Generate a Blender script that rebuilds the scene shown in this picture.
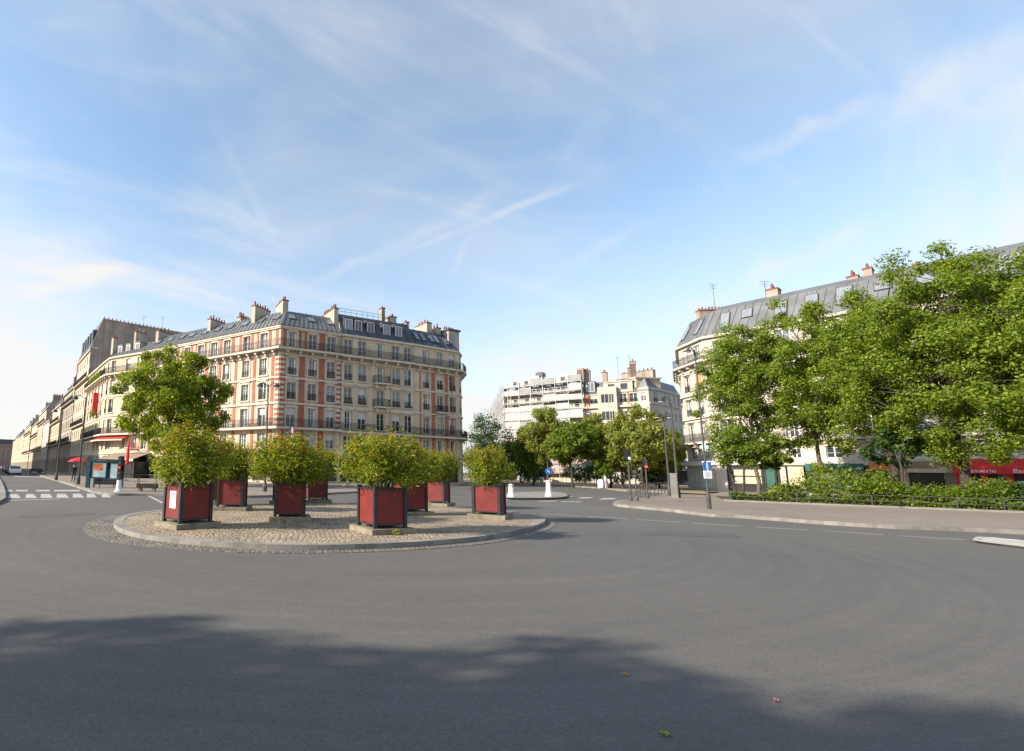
import bpy, math, random
import numpy as np
from mathutils import Vector, Matrix
R = math.radians
random.seed(4); np.random.seed(4)
for o in list(bpy.data.objects): bpy.data.objects.remove(o)
SC = bpy.context.scene
COL = SC.collection

# ------------------------------------------------------------------ camera
FPX, CX, CY, PITCH, ROLL, CAMZ = 480.0, 330.0, 400.6, R(8.2), R(1.0), 1.75
W, H = 1024, 751
fw = Vector((0, math.cos(PITCH), math.sin(PITCH)))
u0_ = Vector((0, -math.sin(PITCH), math.cos(PITCH)))
r0_ = Vector((1, 0, 0))
rt = math.cos(ROLL) * r0_ + math.sin(ROLL) * u0_
up = -math.sin(ROLL) * r0_ + math.cos(ROLL) * u0_
cd = bpy.data.cameras.new('camera'); cam = bpy.data.objects.new('camera', cd); COL.objects.link(cam)
cam.matrix_world = Matrix(((rt.x, up.x, -fw.x, 0), (rt.y, up.y, -fw.y, 0), (rt.z, up.z, -fw.z, CAMZ), (0, 0, 0, 1)))
cd.sensor_fit = 'HORIZONTAL'; cd.sensor_width = 36
cd.lens = FPX * 36 / W
cd.shift_x = (W / 2 - CX) / W
cd.shift_y = (CY - H / 2) / W
cd.clip_start = 0.1; cd.clip_end = 3000
SC.camera = cam

# ------------------------------------------------------------------ sky and sun
SUN_AZ = Vector((-0.97, -0.24)).normalized()
SUN_EL = R(28)
SKY = 0.13
CLOUD = 3.25
w = bpy.data.worlds.new('World'); SC.world = w; w.use_nodes = True
nt = w.node_tree; nt.nodes.clear()
def wn(t, **k):
    n = nt.nodes.new(t)
    for a, b in k.items(): setattr(n, a, b)
    return n
def wm(op, a, b=None, c=None, clamp=False):
    n = wn('ShaderNodeMath', operation=op, use_clamp=clamp)
    for i, v in enumerate((a, b, c)):
        if v is None: continue
        if isinstance(v, (int, float)): n.inputs[i].default_value = v
        else: nt.links.new(v, n.inputs[i])
    return n.outputs[0]
def ss(v, a, b):
    n = wn('ShaderNodeMapRange', interpolation_type='SMOOTHSTEP')
    nt.links.new(v, n.inputs[0]); n.inputs[1].default_value = a; n.inputs[2].default_value = b
    return n.outputs[0]
sky = wn('ShaderNodeTexSky', sky_type='NISHITA', sun_disc=False)
sky.sun_elevation = SUN_EL
sky.sun_rotation = math.atan2(SUN_AZ.x, SUN_AZ.y)
sky.altitude = 50; sky.air_density = 1.0; sky.dust_density = 0.6; sky.ozone_density = 1.4
tc = wn('ShaderNodeTexCoord'); sx = wn('ShaderNodeSeparateXYZ'); nt.links.new(tc.outputs['Generated'], sx.inputs[0])
zc = wm('MAXIMUM', sx.outputs[2], 0.0)
zz = wm('ADD', zc, 0.18)
cu = wm('DIVIDE', sx.outputs[0], zz); cv = wm('DIVIDE', sx.outputs[1], zz)
def sky_noise(rot, su, sv, scale, detail, dist, off=0.0):
    cb = wn('ShaderNodeCombineXYZ'); nt.links.new(cu, cb.inputs[0]); nt.links.new(cv, cb.inputs[1]); cb.inputs[2].default_value = off
    r_ = wn('ShaderNodeMapping'); r_.inputs['Rotation'].default_value = (0, 0, rot)
    nt.links.new(cb.outputs[0], r_.inputs[0])
    s_ = wn('ShaderNodeMapping'); s_.inputs['Scale'].default_value = (su, sv, 1); nt.links.new(r_.outputs[0], s_.inputs[0])
    n = wn('ShaderNodeTexNoise'); n.inputs['Scale'].default_value = scale; n.inputs['Detail'].default_value = detail
    n.inputs['Distortion'].default_value = dist; n.inputs['Roughness'].default_value = 0.58
    nt.links.new(s_.outputs[0], n.inputs['Vector']); return n.outputs[0]
wisps = sky_noise(R(-35), 0.45, 1.5, 1.5, 9, 0.7, 3.7)
broad = sky_noise(R(20), 0.8, 1.0, 0.75, 5, 0.4, 8.1)
lowc = sky_noise(R(-12), 0.5, 1.3, 0.9, 8, 0.5, 1.3)
def skydir(px, py):
    d = fw + rt * (px - CX) / FPX - up * (py - CY) / FPX
    d.normalize(); return (d.x / (d.z + .18), d.y / (d.z + .18))
def contrail(p0, p1, width, soft):
    a, b = skydir(*p0), skydir(*p1)
    dx, dy = b[0] - a[0], b[1] - a[1]; L = math.hypot(dx, dy); dx, dy = dx / L, dy / L
    ru = wm('SUBTRACT', cu, a[0]); rv = wm('SUBTRACT', cv, a[1])
    s = wm('ADD', wm('MULTIPLY', ru, dx), wm('MULTIPLY', rv, dy))
    d = wm('ABSOLUTE', wm('ADD', wm('ADD', wm('MULTIPLY', ru, -dy), wm('MULTIPLY', rv, dx)), wm('MULTIPLY', wm('SUBTRACT', wisps, .5), soft)))
    m = wm('SUBTRACT', 1.0, ss(d, 0.0, width))
    e = wm('MULTIPLY', ss(s, -0.05, 0.2 * L), wm('SUBTRACT', 1.0, ss(s, 0.8 * L, L * 1.08)))
    return wm('MULTIPLY', wm('MULTIPLY', m, e), ss(wisps, .25, .6))
low = wm('SUBTRACT', 1.0, ss(zc, 0.0, 0.55))
leftside = ss(wm('SUBTRACT', wm('MULTIPLY', sx.outputs[0], -1.0), wm('MULTIPLY', sx.outputs[1], .45)), -0.35, 0.45)
m1 = wm('MULTIPLY', ss(wisps, .50, .76), .40)
m2 = wm('ADD', wm('MULTIPLY', ss(broad, .36, .70), .32), .10)
m3 = wm('MULTIPLY', wm('MULTIPLY', ss(lowc, .36, .62), low), wm('ADD', .30, wm('MULTIPLY', leftside, .85)))
m4 = wm('MULTIPLY', wm('POWER', low, 1.5), .68)
ct = wm('ADD', wm('MULTIPLY', contrail((310, 284), (500, 192), .045, .20), .26), wm('MULTIPLY', contrail((370, 265), (580, 184), .026, .08), .28))
fine_w = sky_noise(R(-20), .6, 2.6, 2.0, 9, 1.1, 12.4)
m5 = wm('MULTIPLY', wm('MULTIPLY', ss(fine_w, .50, .80), ss(broad, .35, .60)), .24)
for a_, b_, w_, s_, k_ in (((755, 155), (885, 95), .055, .32, .24), ((890, 125), (1030, 25), .10, .40, .24), ((515, 292), (645, 222), .05, .28, .18), ((222, 100), (268, 240), .035, .22, .10), ((452, 272), (472, 222), .022, .10, .20), ((640, 330), (900, 215), .09, .40, .22), ((0, 300), (150, 270), .08, .35, .35)):
    ct = wm('ADD', ct, wm('MULTIPLY', contrail(a_, b_, w_, s_), k_))
mask = wm('ADD', wm('ADD', wm('ADD', m1, m2), wm('ADD', m3, m4)), wm('ADD', ct, m5))
mask = wm('MINIMUM', mask, 0.96)
mx = wn('ShaderNodeMix', data_type='RGBA'); nt.links.new(mask, mx.inputs[0]); tint = wn('ShaderNodeVectorMath', operation='MULTIPLY'); nt.links.new(sky.outputs[0], tint.inputs[0]); tint.inputs[1].default_value = (.87, 1.0, .985); nt.links.new(tint.outputs[0], mx.inputs[6])
mx.inputs[7].default_value = (CLOUD * 1.02, CLOUD * 1.0, CLOUD * .98, 1)
bg = wn('ShaderNodeBackground'); bg.inputs[1].default_value = SKY; nt.links.new(mx.outputs[2], bg.inputs[0])
ow = wn('ShaderNodeOutputWorld'); nt.links.new(bg.outputs[0], ow.inputs[0])
sd = bpy.data.lights.new('sun', 'SUN'); sd.energy = 4.2; sd.angle = R(0.5); sd.color = (1, .89, .74)
so = bpy.data.objects.new('sun', sd); COL.objects.link(so)
to_sun = Vector((SUN_AZ.x * math.cos(SUN_EL), SUN_AZ.y * math.cos(SUN_EL), math.sin(SUN_EL)))
so.rotation_euler = to_sun.to_track_quat('Z', 'Y').to_euler(); so.location = (-40, -10, 40)
vs = SC.view_settings; vs.view_transform = 'Standard'; vs.look = 'None'; vs.gamma = 1; vs.use_curve_mapping = False
vs.exposure = 1.15
SC.cycles.max_bounces = 6; SC.cycles.diffuse_bounces = 3; SC.cycles.transparent_max_bounces = 4
try: SC.cycles.use_denoising = True
except Exception: pass

# ------------------------------------------------------------------ pixel helpers (a pixel of the photograph -> a point on a level plane / at a depth)
def ray(px, py): return fw + rt * (px - CX) / FPX - up * (py - CY) / FPX
def at(px, py, z=0.0):
    d = ray(px, py); t = (z - CAMZ) / d.z
    return Vector((d.x * t, d.y * t, z))
def project(p):
    d = Vector(p) - Vector((0, 0, CAMZ)); k = d.dot(fw)
    return CX + FPX * d.dot(rt) / k, CY - FPX * d.dot(up) / k
def col_at(px, Y, z=0.0):              # ground point at depth Y seen in column px (at eye level)
    a = Vector((0, Y, CAMZ)); lo, hi = -3.0 * Y, 3.0 * Y
    for _ in range(40):
        m = (lo + hi) / 2
        if project((m, Y, CAMZ))[0] < px: lo = m
        else: hi = m
    return Vector((lo, Y, z))
def z_at(P, py):                       # height on the vertical through P that shows at row py
    lo, hi = -5.0, 60.0
    for _ in range(40):
        m = (lo + hi) / 2
        if project((P[0], P[1], m))[1] > py: lo = m
        else: hi = m
    return lo

# ------------------------------------------------------------------ materials
MATS = {}
def mat(name, color, rough=.8, metal=0., var=.12, scale=3., streak=0., bump=0., bscale=40., spec=.5, emit=None, estr=0):
    if name in MATS: return MATS[name]
    m = bpy.data.materials.new(name); m.use_nodes = True; MATS[name] = m
    n = m.node_tree; b = n.nodes['Principled BSDF']
    b.inputs['Roughness'].default_value = rough; b.inputs['Metallic'].default_value = metal
    b.inputs['Specular IOR Level'].default_value = spec
    tcn = n.nodes.new('ShaderNodeTexCoord')
    nz = n.nodes.new('ShaderNodeTexNoise'); nz.inputs['Scale'].default_value = scale; nz.inputs['Detail'].default_value = 6
    n.links.new(tcn.outputs['Object'], nz.inputs['Vector'])
    mr = n.nodes.new('ShaderNodeMapRange'); mr.inputs[1].default_value = .3; mr.inputs[2].default_value = .7
    mr.inputs[3].default_value = 1 - var; mr.inputs[4].default_value = 1 + var
    n.links.new(nz.outputs[0], mr.inputs[0])
    val = mr.outputs[0]
    if streak:
        mp = n.nodes.new('ShaderNodeMapping'); mp.inputs['Scale'].default_value = (2.2, 2.2, .12); n.links.new(tcn.outputs['Object'], mp.inputs[0])
        n2 = n.nodes.new('ShaderNodeTexNoise'); n2.inputs['Scale'].default_value = 1.0; n2.inputs['Detail'].default_value = 5; n.links.new(mp.outputs[0], n2.inputs['Vector'])
        m2 = n.nodes.new('ShaderNodeMapRange'); m2.inputs[1].default_value = .42; m2.inputs[2].default_value = .75; m2.inputs[3].default_value = 1; m2.inputs[4].default_value = 1 - streak
        n.links.new(n2.outputs[0], m2.inputs[0])
        mm = n.nodes.new('ShaderNodeMath'); mm.operation = 'MULTIPLY'; n.links.new(val, mm.inputs[0]); n.links.new(m2.outputs[0], mm.inputs[1]); val = mm.outputs[0]
    vm = n.nodes.new('ShaderNodeVectorMath'); vm.operation = 'SCALE'; vm.inputs[0].default_value = color
    n.links.new(val, vm.inputs['Scale']); n.links.new(vm.outputs[0], b.inputs['Base Color'])
    if bump:
        nb = n.nodes.new('ShaderNodeTexNoise'); nb.inputs['Scale'].default_value = bscale; nb.inputs['Detail'].default_value = 4; n.links.new(tcn.outputs['Object'], nb.inputs['Vector'])
        bp_ = n.nodes.new('ShaderNodeBump'); bp_.inputs['Strength'].default_value = bump; bp_.inputs['Distance'].default_value = .02
        n.links.new(nb.outputs[0], bp_.inputs['Height']); n.links.new(bp_.outputs[0], b.inputs['Normal'])
    if emit:
        b.inputs['Emission Color'].default_value = (*emit, 1); b.inputs['Emission Strength'].default_value = estr
    return m
def leafmat(name, cols, trans=.35):
    if name in MATS: return MATS[name]
    m = bpy.data.materials.new(name); m.use_nodes = True; MATS[name] = m
    n = m.node_tree; n.nodes.clear()
    g = n.nodes.new('ShaderNodeNewGeometry'); cr = n.nodes.new('ShaderNodeValToRGB')
    el = cr.color_ramp.elements
    while len(el) < len(cols): el.new(.5)
    for i, c in enumerate(cols): el[i].position = i / (len(cols) - 1); el[i].color = (*c, 1)
    n.links.new(g.outputs['Random Per Island'], cr.inputs[0])
    d = n.nodes.new('ShaderNodeBsdfPrincipled'); d.inputs['Roughness'].default_value = .5; d.inputs['Specular IOR Level'].default_value = .3
    t = n.nodes.new('ShaderNodeBsdfTranslucent')
    hs = n.nodes.new('ShaderNodeHueSaturation'); hs.inputs['Hue'].default_value = .485; hs.inputs['Value'].default_value = 1.5; hs.inputs['Saturation'].default_value = 1.1
    n.links.new(cr.outputs[0], d.inputs['Base Color']); n.links.new(cr.outputs[0], hs.inputs['Color']); n.links.new(hs.outputs[0], t.inputs['Color'])
    mxs = n.nodes.new('ShaderNodeMixShader'); mxs.inputs[0].default_value = trans
    n.links.new(d.outputs[0], mxs.inputs[1]); n.links.new(t.outputs[0], mxs.inputs[2])
    o = n.nodes.new('ShaderNodeOutputMaterial'); n.links.new(mxs.outputs[0], o.inputs[0])
    return m
mat('stone_cream', (.54, .455, .345), .85, var=.14, scale=.7, streak=.34, bump=.25, bscale=9)
mat('stone_trim', (.58, .51, .415), .85, var=.10, scale=1.2, streak=.18)
mat('stone_beige', (.57, .475, .345), .85, var=.12, scale=.6, streak=.28, bump=.25, bscale=9)
mat('stone_warm', (.56, .46, .33), .85, var=.12, scale=.6, streak=.25, bump=.25, bscale=9)
mat('stone_grey', (.36, .32, .26), .9, var=.14, scale=.5, streak=.3, bump=.2, bscale=8)
mat('stone_white', (.56, .525, .475), .85, var=.08, scale=.6, streak=.18)
mat('stone_bright', (.49, .45, .39), .85, var=.08, scale=.6, streak=.2, bump=.2, bscale=9)
mat('brick_red', (.36, .122, .078), .85, var=.16, scale=1.4, streak=.25, bump=.4, bscale=30)
mat('brick_orange', (.38, .15, .08), .85, var=.22, scale=3.0, streak=.15, bump=.4, bscale=30)
mat('party_wall', (.34, .275, .225), .95, var=.22, scale=.5, streak=.35, bump=.4, bscale=6)
mat('render_cream', (.42, .37, .305), .9, var=.12, scale=.8, streak=.3)
mat('zinc', (.145, .15, .158), .55, .15, var=.16, scale=.6, streak=.25)
mat('zinc_seam', (.11, .113, .118), .6, .0, var=.1, scale=2)
mat('slate', (.055, .062, .078), .55, 0, var=.22, scale=1.2, bump=.3, bscale=7)
mat('zinc_dark', (.138, .144, .153), .55, .1, var=.2, scale=.5, streak=.2)
mat('terracotta', (.20, .075, .05), .9, var=.25, scale=3)
mat('frame_white', (.62, .61, .58), .55, var=.05)
mat('frame_pale', (.42, .44, .45), .55, var=.05)
mat('iron', (.022, .023, .025), .5, .3, var=.2)
mat('iron_grey', (.06, .062, .066), .5, .2, var=.2)
mat('glass', (.030, .036, .045), .06, 0, var=.4, scale=.9, spec=.9)
mat('glass_lit', (.14, .17, .20), .08, 0, var=.35, scale=.6, spec=.9)
mat('curtain', (.50, .48, .44), .35, 0, var=.12, scale=1.5)
mat('blind', (.55, .53, .49), .6, var=.08)
mat('orange_blind', (.50, .23, .10), .7, var=.1)
mat('shop_dark', (.025, .024, .026), .25, var=.5, scale=1.2)
mat('white_paint', (.72, .71, .68), .6, var=.10, scale=6)
mat('road_paint', (.37, .36, .34), .7, var=.30, scale=5)
mat('red_paint', (.155, .012, .010), .62, var=.24, scale=2.2, streak=.30, bump=.12, bscale=14)
mat('post_grey', (.020, .023, .027), .5, .1, var=.2, scale=4)
mat('slab_concrete', (.20, .175, .13), .95, var=.35, scale=3.5, bump=.7, bscale=18)
mat('soil', (.05, .035, .022), 1, var=.3, scale=8)
mat('bark', (.10, .08, .06), .95, var=.35, scale=4, bump=.7, bscale=14)
mat('bark_dark', (.045, .037, .03), .95, var=.35, scale=4, bump=.7, bscale=14)
mat('stem', (.10, .07, .045), .9, var=.3, scale=6)
mat('kerb', (.205, .193, .175), .85, var=.2, scale=2.5, bump=.4, bscale=22)
mat('kerb_pale', (.37, .35, .32), .85, var=.15, scale=2.5, bump=.3, bscale=22)
mat('teal', (.012, .085, .095), .35, var=.12)
mat('red_cloth', (.50, .018, .02), .7, var=.14, scale=3)
mat('red_vivid', (.62, .02, .025), .6, var=.08)
mat('brown_cloth', (.24, .18, .12), .8, var=.12)
mat('sheet_white', (.40, .405, .41), .7, var=.10, scale=.9, streak=.12)
mat('sheet_grey', (.27, .275, .28), .7, var=.15, scale=.9, streak=.2)
mat('sheet_pink', (.40, .32, .30), .8, var=.15, scale=.8, streak=.15)
mat('steel', (.40, .40, .40), .45, .6, var=.1)
mat('blue_sign', (.015, .16, .55), .4, var=.03)
mat('sign_white', (.8, .8, .8), .4, var=.03)
mat('skylight_pane', (.20, .22, .25), .15, var=.15, spec=.8)
mat('green_sign', (.008, .085, .06), .4, var=.06)
mat('black', (.012, .012, .013), .4, var=.1)
mat('rubber', (.015, .015, .016), .8, var=.1)
mat('skin', (.45, .28, .20), .6, var=.05)
mat('cloth_dark', (.02, .02, .025), .9, var=.1)
mat('cloth_blue', (.04, .06, .12), .9, var=.1)
mat('hair', (.02, .014, .01), .8, var=.1)
mat('car_white', (.65, .65, .65), .25, 0, var=.02); mat('car_black', (.015, .015, .017), .2, 0, var=.02)
mat('car_grey', (.16, .17, .18), .25, .2, var=.02); mat('car_red', (.30, .02, .02), .25, 0, var=.02)
mat('lamp_glass', (.75, .75, .72), .3, var=.03)
mat('cabinet', (.17, .165, .15), .7, var=.15, scale=2)
mat('poster_orange', (.65, .16, .07), .4, var=.45, scale=2.2)
mat('poster_pale', (.45, .60, .60), .4, var=.3, scale=2.0)
mat('flag_red', (.55, .03, .05), .8, var=.05); mat('flag_blue', (.04, .06, .35), .8, var=.05)
mat('cross_glow', (.5, .8, .7), .4, var=.02, emit=(.75, 1, .9), estr=1.0)
mat('lamp_green', (.1, .8, .4), .4, emit=(.8, 1., .9), estr=1.2)
mat('lamp_red', (.8, .05, .03), .4, emit=(1., .08, .04), estr=1.0)
leafmat('leaf_plane', [(.065, .12, .012), (.12, .19, .016), (.185, .25, .022), (.27, .32, .04)], .46)
leafmat('leaf_corner', [(.075, .125, .012), (.13, .19, .016), (.19, .25, .022), (.27, .30, .03)], .48)
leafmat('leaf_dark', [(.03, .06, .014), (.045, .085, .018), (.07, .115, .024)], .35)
leafmat('leaf_pale', [(.13, .165, .025), (.18, .22, .035), (.235, .265, .055), (.30, .32, .09)], .50)
leafmat('leaf_mid', [(.08, .135, .015), (.13, .19, .02), (.18, .24, .03)], .50)
leafmat('leaf_bush', [(.085, .14, .015), (.15, .21, .022), (.22, .27, .03), (.30, .33, .05)], .48)
leafmat('leaf_tip', [(.28, .21, .03), (.34, .15, .04), (.36, .25, .05), (.30, .25, .04)], .42)
leafmat('leaf_hedge', [(.05, .085, .012), (.09, .135, .018), (.15, .19, .028)], .32)
leafmat('leaf_yellow', [(.20, .24, .03), (.28, .30, .04), (.15, .20, .03)], .3)
leafmat('petal_pink', [(.5, .12, .14), (.55, .25, .25), (.45, .06, .07)], .2)

def ground_mat(name, base, kind):
    m = bpy.data.materials.new(name); m.use_nodes = True; MATS[name] = m
    n = m.node_tree; b = n.nodes['Principled BSDF']; b.inputs['Roughness'].default_value = .82; b.inputs['Specular IOR Level'].default_value = .35
    L = n.links.new
    def N(t, **k):
        q = n.nodes.new(t)
        for a, c in k.items(): setattr(q, a, c)
        return q
    def mth(op, a, c=None):
        q = N('ShaderNodeMath', operation=op)
        for i, v in enumerate((a, c)):
            if v is None: continue
            if isinstance(v, (int, float)): q.inputs[i].default_value = v
            else: L(v, q.inputs[i])
        return q.outputs[0]
    def rng(v, a, c, d, e):
        q = N('ShaderNodeMapRange'); L(v, q.inputs[0])
        for i, x in enumerate((a, c, d, e)): q.inputs[i + 1].default_value = x
        return q.outputs[0]
    t = N('ShaderNodeTexCoord').outputs['Object']
    def noise(s, d=5, vec=None, dist=0.):
        q = N('ShaderNodeTexNoise'); q.inputs['Scale'].default_value = s; q.inputs['Detail'].default_value = d; q.inputs['Distortion'].default_value = dist
        L(vec or t, q.inputs['Vector']); return q.outputs[0]
    big = noise(.12, 6, dist=.4); mid = noise(1.1, 5); fine = noise(60, 4); grit = noise(150, 2)
    if kind == 'asphalt':
        sp = N('ShaderNodeSeparateXYZ'); L(t, sp.inputs[0])
        dx = mth('SUBTRACT', sp.outputs[0], .8); dy = mth('SUBTRACT', sp.outputs[1], 17.5)
        rad = mth('SQRT', mth('ADD', mth('MULTIPLY', dx, dx), mth('MULTIPLY', dy, dy)))
        ang = mth('ARCTAN2', dy, dx)
        cb = N('ShaderNodeCombineXYZ'); L(mth('MULTIPLY', rad, 5.0), cb.inputs[0]); L(mth('MULTIPLY', ang, 1.3), cb.inputs[1])
        arcs = noise(.9, 5, cb.outputs[0])                       # tyre-polished rings round the island
        vv = mth('MULTIPLY', rng(big, .3, .7, .90, 1.09), rng(mid, .3, .7, .96, 1.04))
        clod = noise(24, 3); blot = noise(5, 4)
        vv = mth('MULTIPLY', vv, rng(arcs, .32, .68, .91, 1.06)); vv = mth('MULTIPLY', vv, rng(clod, .3, .7, .86, 1.14)); vv = mth('MULTIPLY', vv, rng(blot, .3, .7, .95, 1.05))
        vv = mth('MULTIPLY', vv, rng(fine, .3, .7, .80, 1.20)); vv = mth('MULTIPLY', vv, rng(grit, .35, .65, .72, 1.28))
        vo = N('ShaderNodeTexVoronoi', feature='DISTANCE_TO_EDGE'); vo.inputs['Scale'].default_value = .16
        wv = N('ShaderNodeVectorMath', operation='ADD'); L(t, wv.inputs[0])
        nq = N('ShaderNodeTexNoise'); nq.inputs['Scale'].default_value = .8; nq.inputs['Detail'].default_value = 6; L(t, nq.inputs['Vector'])
        sc_ = N('ShaderNodeVectorMath', operation='SCALE'); sc_.inputs['Scale'].default_value = 2.2; L(nq.outputs['Color'], sc_.inputs[0]); L(sc_.outputs[0], wv.inputs[1]); L(wv.outputs[0], vo.inputs['Vector'])
        crack = rng(vo.outputs['Distance'], 0., .002, .90, 1.)
        vv = mth('MULTIPLY', vv, crack)
        hh = mth('ADD', fine, grit); bs, bd = .22, .005
    elif kind == 'pave':
        vv = mth('MULTIPLY', rng(big, .3, .7, .88, 1.1), rng(mid, .3, .7, .9, 1.1)); vv = mth('MULTIPLY', vv, rng(fine, .3, .7, .86, 1.14)); hh = fine; bs, bd = .35, .006
    else:
        wv = N('ShaderNodeVectorMath', operation='ADD'); L(t, wv.inputs[0])
        nq = N('ShaderNodeTexNoise'); nq.inputs['Scale'].default_value = .7; nq.inputs['Detail'].default_value = 2; L(t, nq.inputs['Vector'])
        sc_ = N('ShaderNodeVectorMath', operation='SCALE'); sc_.inputs['Scale'].default_value = .35; L(nq.outputs['Color'], sc_.inputs[0]); L(sc_.outputs[0], wv.inputs[1])
        vo = N('ShaderNodeTexVoronoi', feature='DISTANCE_TO_EDGE'); vo.inputs['Scale'].default_value = 7.4; vo.inputs['Randomness'].default_value = .55; L(wv.outputs[0], vo.inputs['Vector'])
        vc = N('ShaderNodeTexVoronoi'); vc.inputs['Scale'].default_value = 7.4; vc.inputs['Randomness'].default_value = .55; L(wv.outputs[0], vc.inputs['Vector'])
        cs = N('ShaderNodeSeparateColor'); L(vc.outputs['Color'], cs.inputs[0])
        joint = rng(vo.outputs['Distance'], .02, .13, .70, 1.)
        vv = mth('MULTIPLY', joint, rng(cs.outputs[0], 0, 1, .80, 1.16)); vv = mth('MULTIPLY', vv, rng(mid, .3, .7, .75, 1.2)); vv = mth('MULTIPLY', vv, rng(fine, .3, .7, .9, 1.1))
        hh = rng(vo.outputs['Distance'], .0, .2, 0., 1.); bs, bd = .8, .03
    q = N('ShaderNodeVectorMath', operation='SCALE'); q.inputs[0].default_value = base; L(vv, q.inputs['Scale']); L(q.outputs[0], b.inputs['Base Color'])
    bu = N('ShaderNodeBump'); bu.inputs['Strength'].default_value = bs; bu.inputs['Distance'].default_value = bd; L(hh, bu.inputs['Height']); L(bu.outputs[0], b.inputs['Normal'])
ground_mat('asphalt', (.101, .0955, .0895), 'asphalt')
ground_mat('pavement', (.205, .175, .148), 'pave')
ground_mat('sand', (.26, .205, .14), 'pave')
ground_mat('cobble_sand', (.315, .255, .185), 'cobble')
ground_mat('cobble_grey', (.175, .158, .135), 'cobble')

for k_ in ('kerb', 'kerb_pale', 'curtain', 'glass'):   # each stone / pane its own tone
    n = MATS[k_].node_tree; b = n.nodes['Principled BSDF']; src = b.inputs['Base Color'].links[0].from_socket
    g_ = n.nodes.new('ShaderNodeNewGeometry'); mr_ = n.nodes.new('ShaderNodeMapRange'); lo_ = .82 if 'kerb' in k_ else .55; mr_.inputs[3].default_value = lo_; mr_.inputs[4].default_value = 2 - lo_
    n.links.new(g_.outputs['Random Per Island'], mr_.inputs[0]); v_ = n.nodes.new('ShaderNodeVectorMath'); v_.operation = 'SCALE'; n.links.new(src, v_.inputs[0]); n.links.new(mr_.outputs[0], v_.inputs['Scale']); n.links.new(v_.outputs[0], b.inputs['Base Color'])
# ------------------------------------------------------------------ mesh helpers
class MB:
    def __init__(s): s.v = []; s.f = []; s.m = []; s.mats = []
    def mi(s, m):
        if m not in s.mats: s.mats.append(m)
        return s.mats.index(m)
    def add(s, vs, fs, m):
        b = len(s.v); i = s.mi(m); s.v += [tuple(x) for x in vs]
        for f in fs: s.f.append([b + k for k in f]); s.m.append(i)
    def quad(s, a, b, c, d, m): s.add([a, b, c, d], [(0, 1, 2, 3)], m)
    def obox(s, o, ax, ay, az, m):     # parallelepiped from corner o
        o, ax, ay, az = Vector(o), Vector(ax), Vector(ay), Vector(az)
        vs = [o, o + ax, o + ax + ay, o + ay, o + az, o + ax + az, o + ax + ay + az, o + ay + az]
        s.add(vs, [(3, 2, 1, 0), (4, 5, 6, 7), (0, 1, 5, 4), (1, 2, 6, 5), (2, 3, 7, 6), (3, 0, 4, 7)], m)
    def box(s, x0, x1, y0, y1, z0, z1, m): s.obox((x0, y0, z0), (x1 - x0, 0, 0), (0, y1 - y0, 0), (0, 0, z1 - z0), m)
    def prism(s, pts, z0, z1, m, cap=True):
        n = len(pts); vs = [(p[0], p[1], z0) for p in pts] + [(p[0], p[1], z1) for p in pts]
        fs = [(i, (i + 1) % n, n + (i + 1) % n, n + i) for i in range(n)]
        if cap: fs += [tuple(range(n, 2 * n)), tuple(range(n - 1, -1, -1))]
        s.add(vs, fs, m)
    def tube(s, p0, p1, r0, r1, m, n=8, cap=True):
        p0, p1 = Vector(p0), Vector(p1); d = (p1 - p0)
        if d.length < 1e-6: return
        d.normalize(); a = d.orthogonal().normalized(); b = d.cross(a)
        vs = []
        for p, r in ((p0, r0), (p1, r1)):
            for k in range(n):
                t = 2 * math.pi * k / n; vs.append(p + a * (r * math.cos(t)) + b * (r * math.sin(t)))
        fs = [(k, (k + 1) % n, n + (k + 1) % n, n + k) for k in range(n)]
        if cap: fs += [tuple(range(n - 1, -1, -1)), tuple(range(n, 2 * n))]
        s.add(vs, fs, m)
    def lathe(s, c, prof, m, n=12):    # prof: (r, z)
        vs = []; c = Vector(c)
        for r, z in prof:
            for k in range(n):
                t = 2 * math.pi * k / n; vs.append(c + Vector((r * math.cos(t), r * math.sin(t), z)))
        fs = []
        for i in range(len(prof) - 1):
            for k in range(n): fs.append((i * n + k, i * n + (k + 1) % n, (i + 1) * n + (k + 1) % n, (i + 1) * n + k))
        fs += [tuple(range(n - 1, -1, -1)), tuple(range((len(prof) - 1) * n, len(prof) * n))]
        s.add(vs, fs, m)
    def build(s, name, parent=None, smooth=False):
        me = bpy.data.meshes.new(name); org = Vector((0, 0, 0))
        if parent is not None and parent.get('_o') is not None: org = Vector(parent['_o'])
        me.from_pydata([(v[0] - org.x, v[1] - org.y, v[2] - org.z) for v in s.v], [], s.f)
        for m in s.mats: me.materials.append(MATS[m])
        me.polygons.foreach_set('material_index', s.m)
        if smooth: me.polygons.foreach_set('use_smooth', [True] * len(s.f))
        me.update()
        o = bpy.data.objects.new(name, me); COL.objects.link(o)
        if parent is not None:
            o.parent = parent; o['_o'] = list(org)
        return o
def tag(o, label, cat, group=None):
    o['label'] = label; o['category'] = cat
    if group: o['group'] = group
    return o
def thing(name, label, cat, loc, group=None, rotz=0.):
    o = bpy.data.objects.new(name, None); o.empty_display_size = .2; COL.objects.link(o)
    o.location = loc; o.rotation_euler = (0, 0, rotz); o['_o'] = [loc[0], loc[1], loc[2]]
    return tag(o, label, cat, group)
def lthing(name, label, cat, loc, group=None, rotz=0.):   # a thing whose parts are built in local coordinates
    o = thing(name, label, cat, loc, group, rotz); o['_o'] = [0, 0, 0]; return o
def struct(o): o['kind'] = 'structure'; return o
def link_mesh(name, me, parent, loc, rotz=0., scale=None):
    o = bpy.data.objects.new(name, me); COL.objects.link(o); o.parent = parent; o.location = loc; o.rotation_euler = (0, 0, rotz)
    if scale: o.scale = scale
    return o
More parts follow.
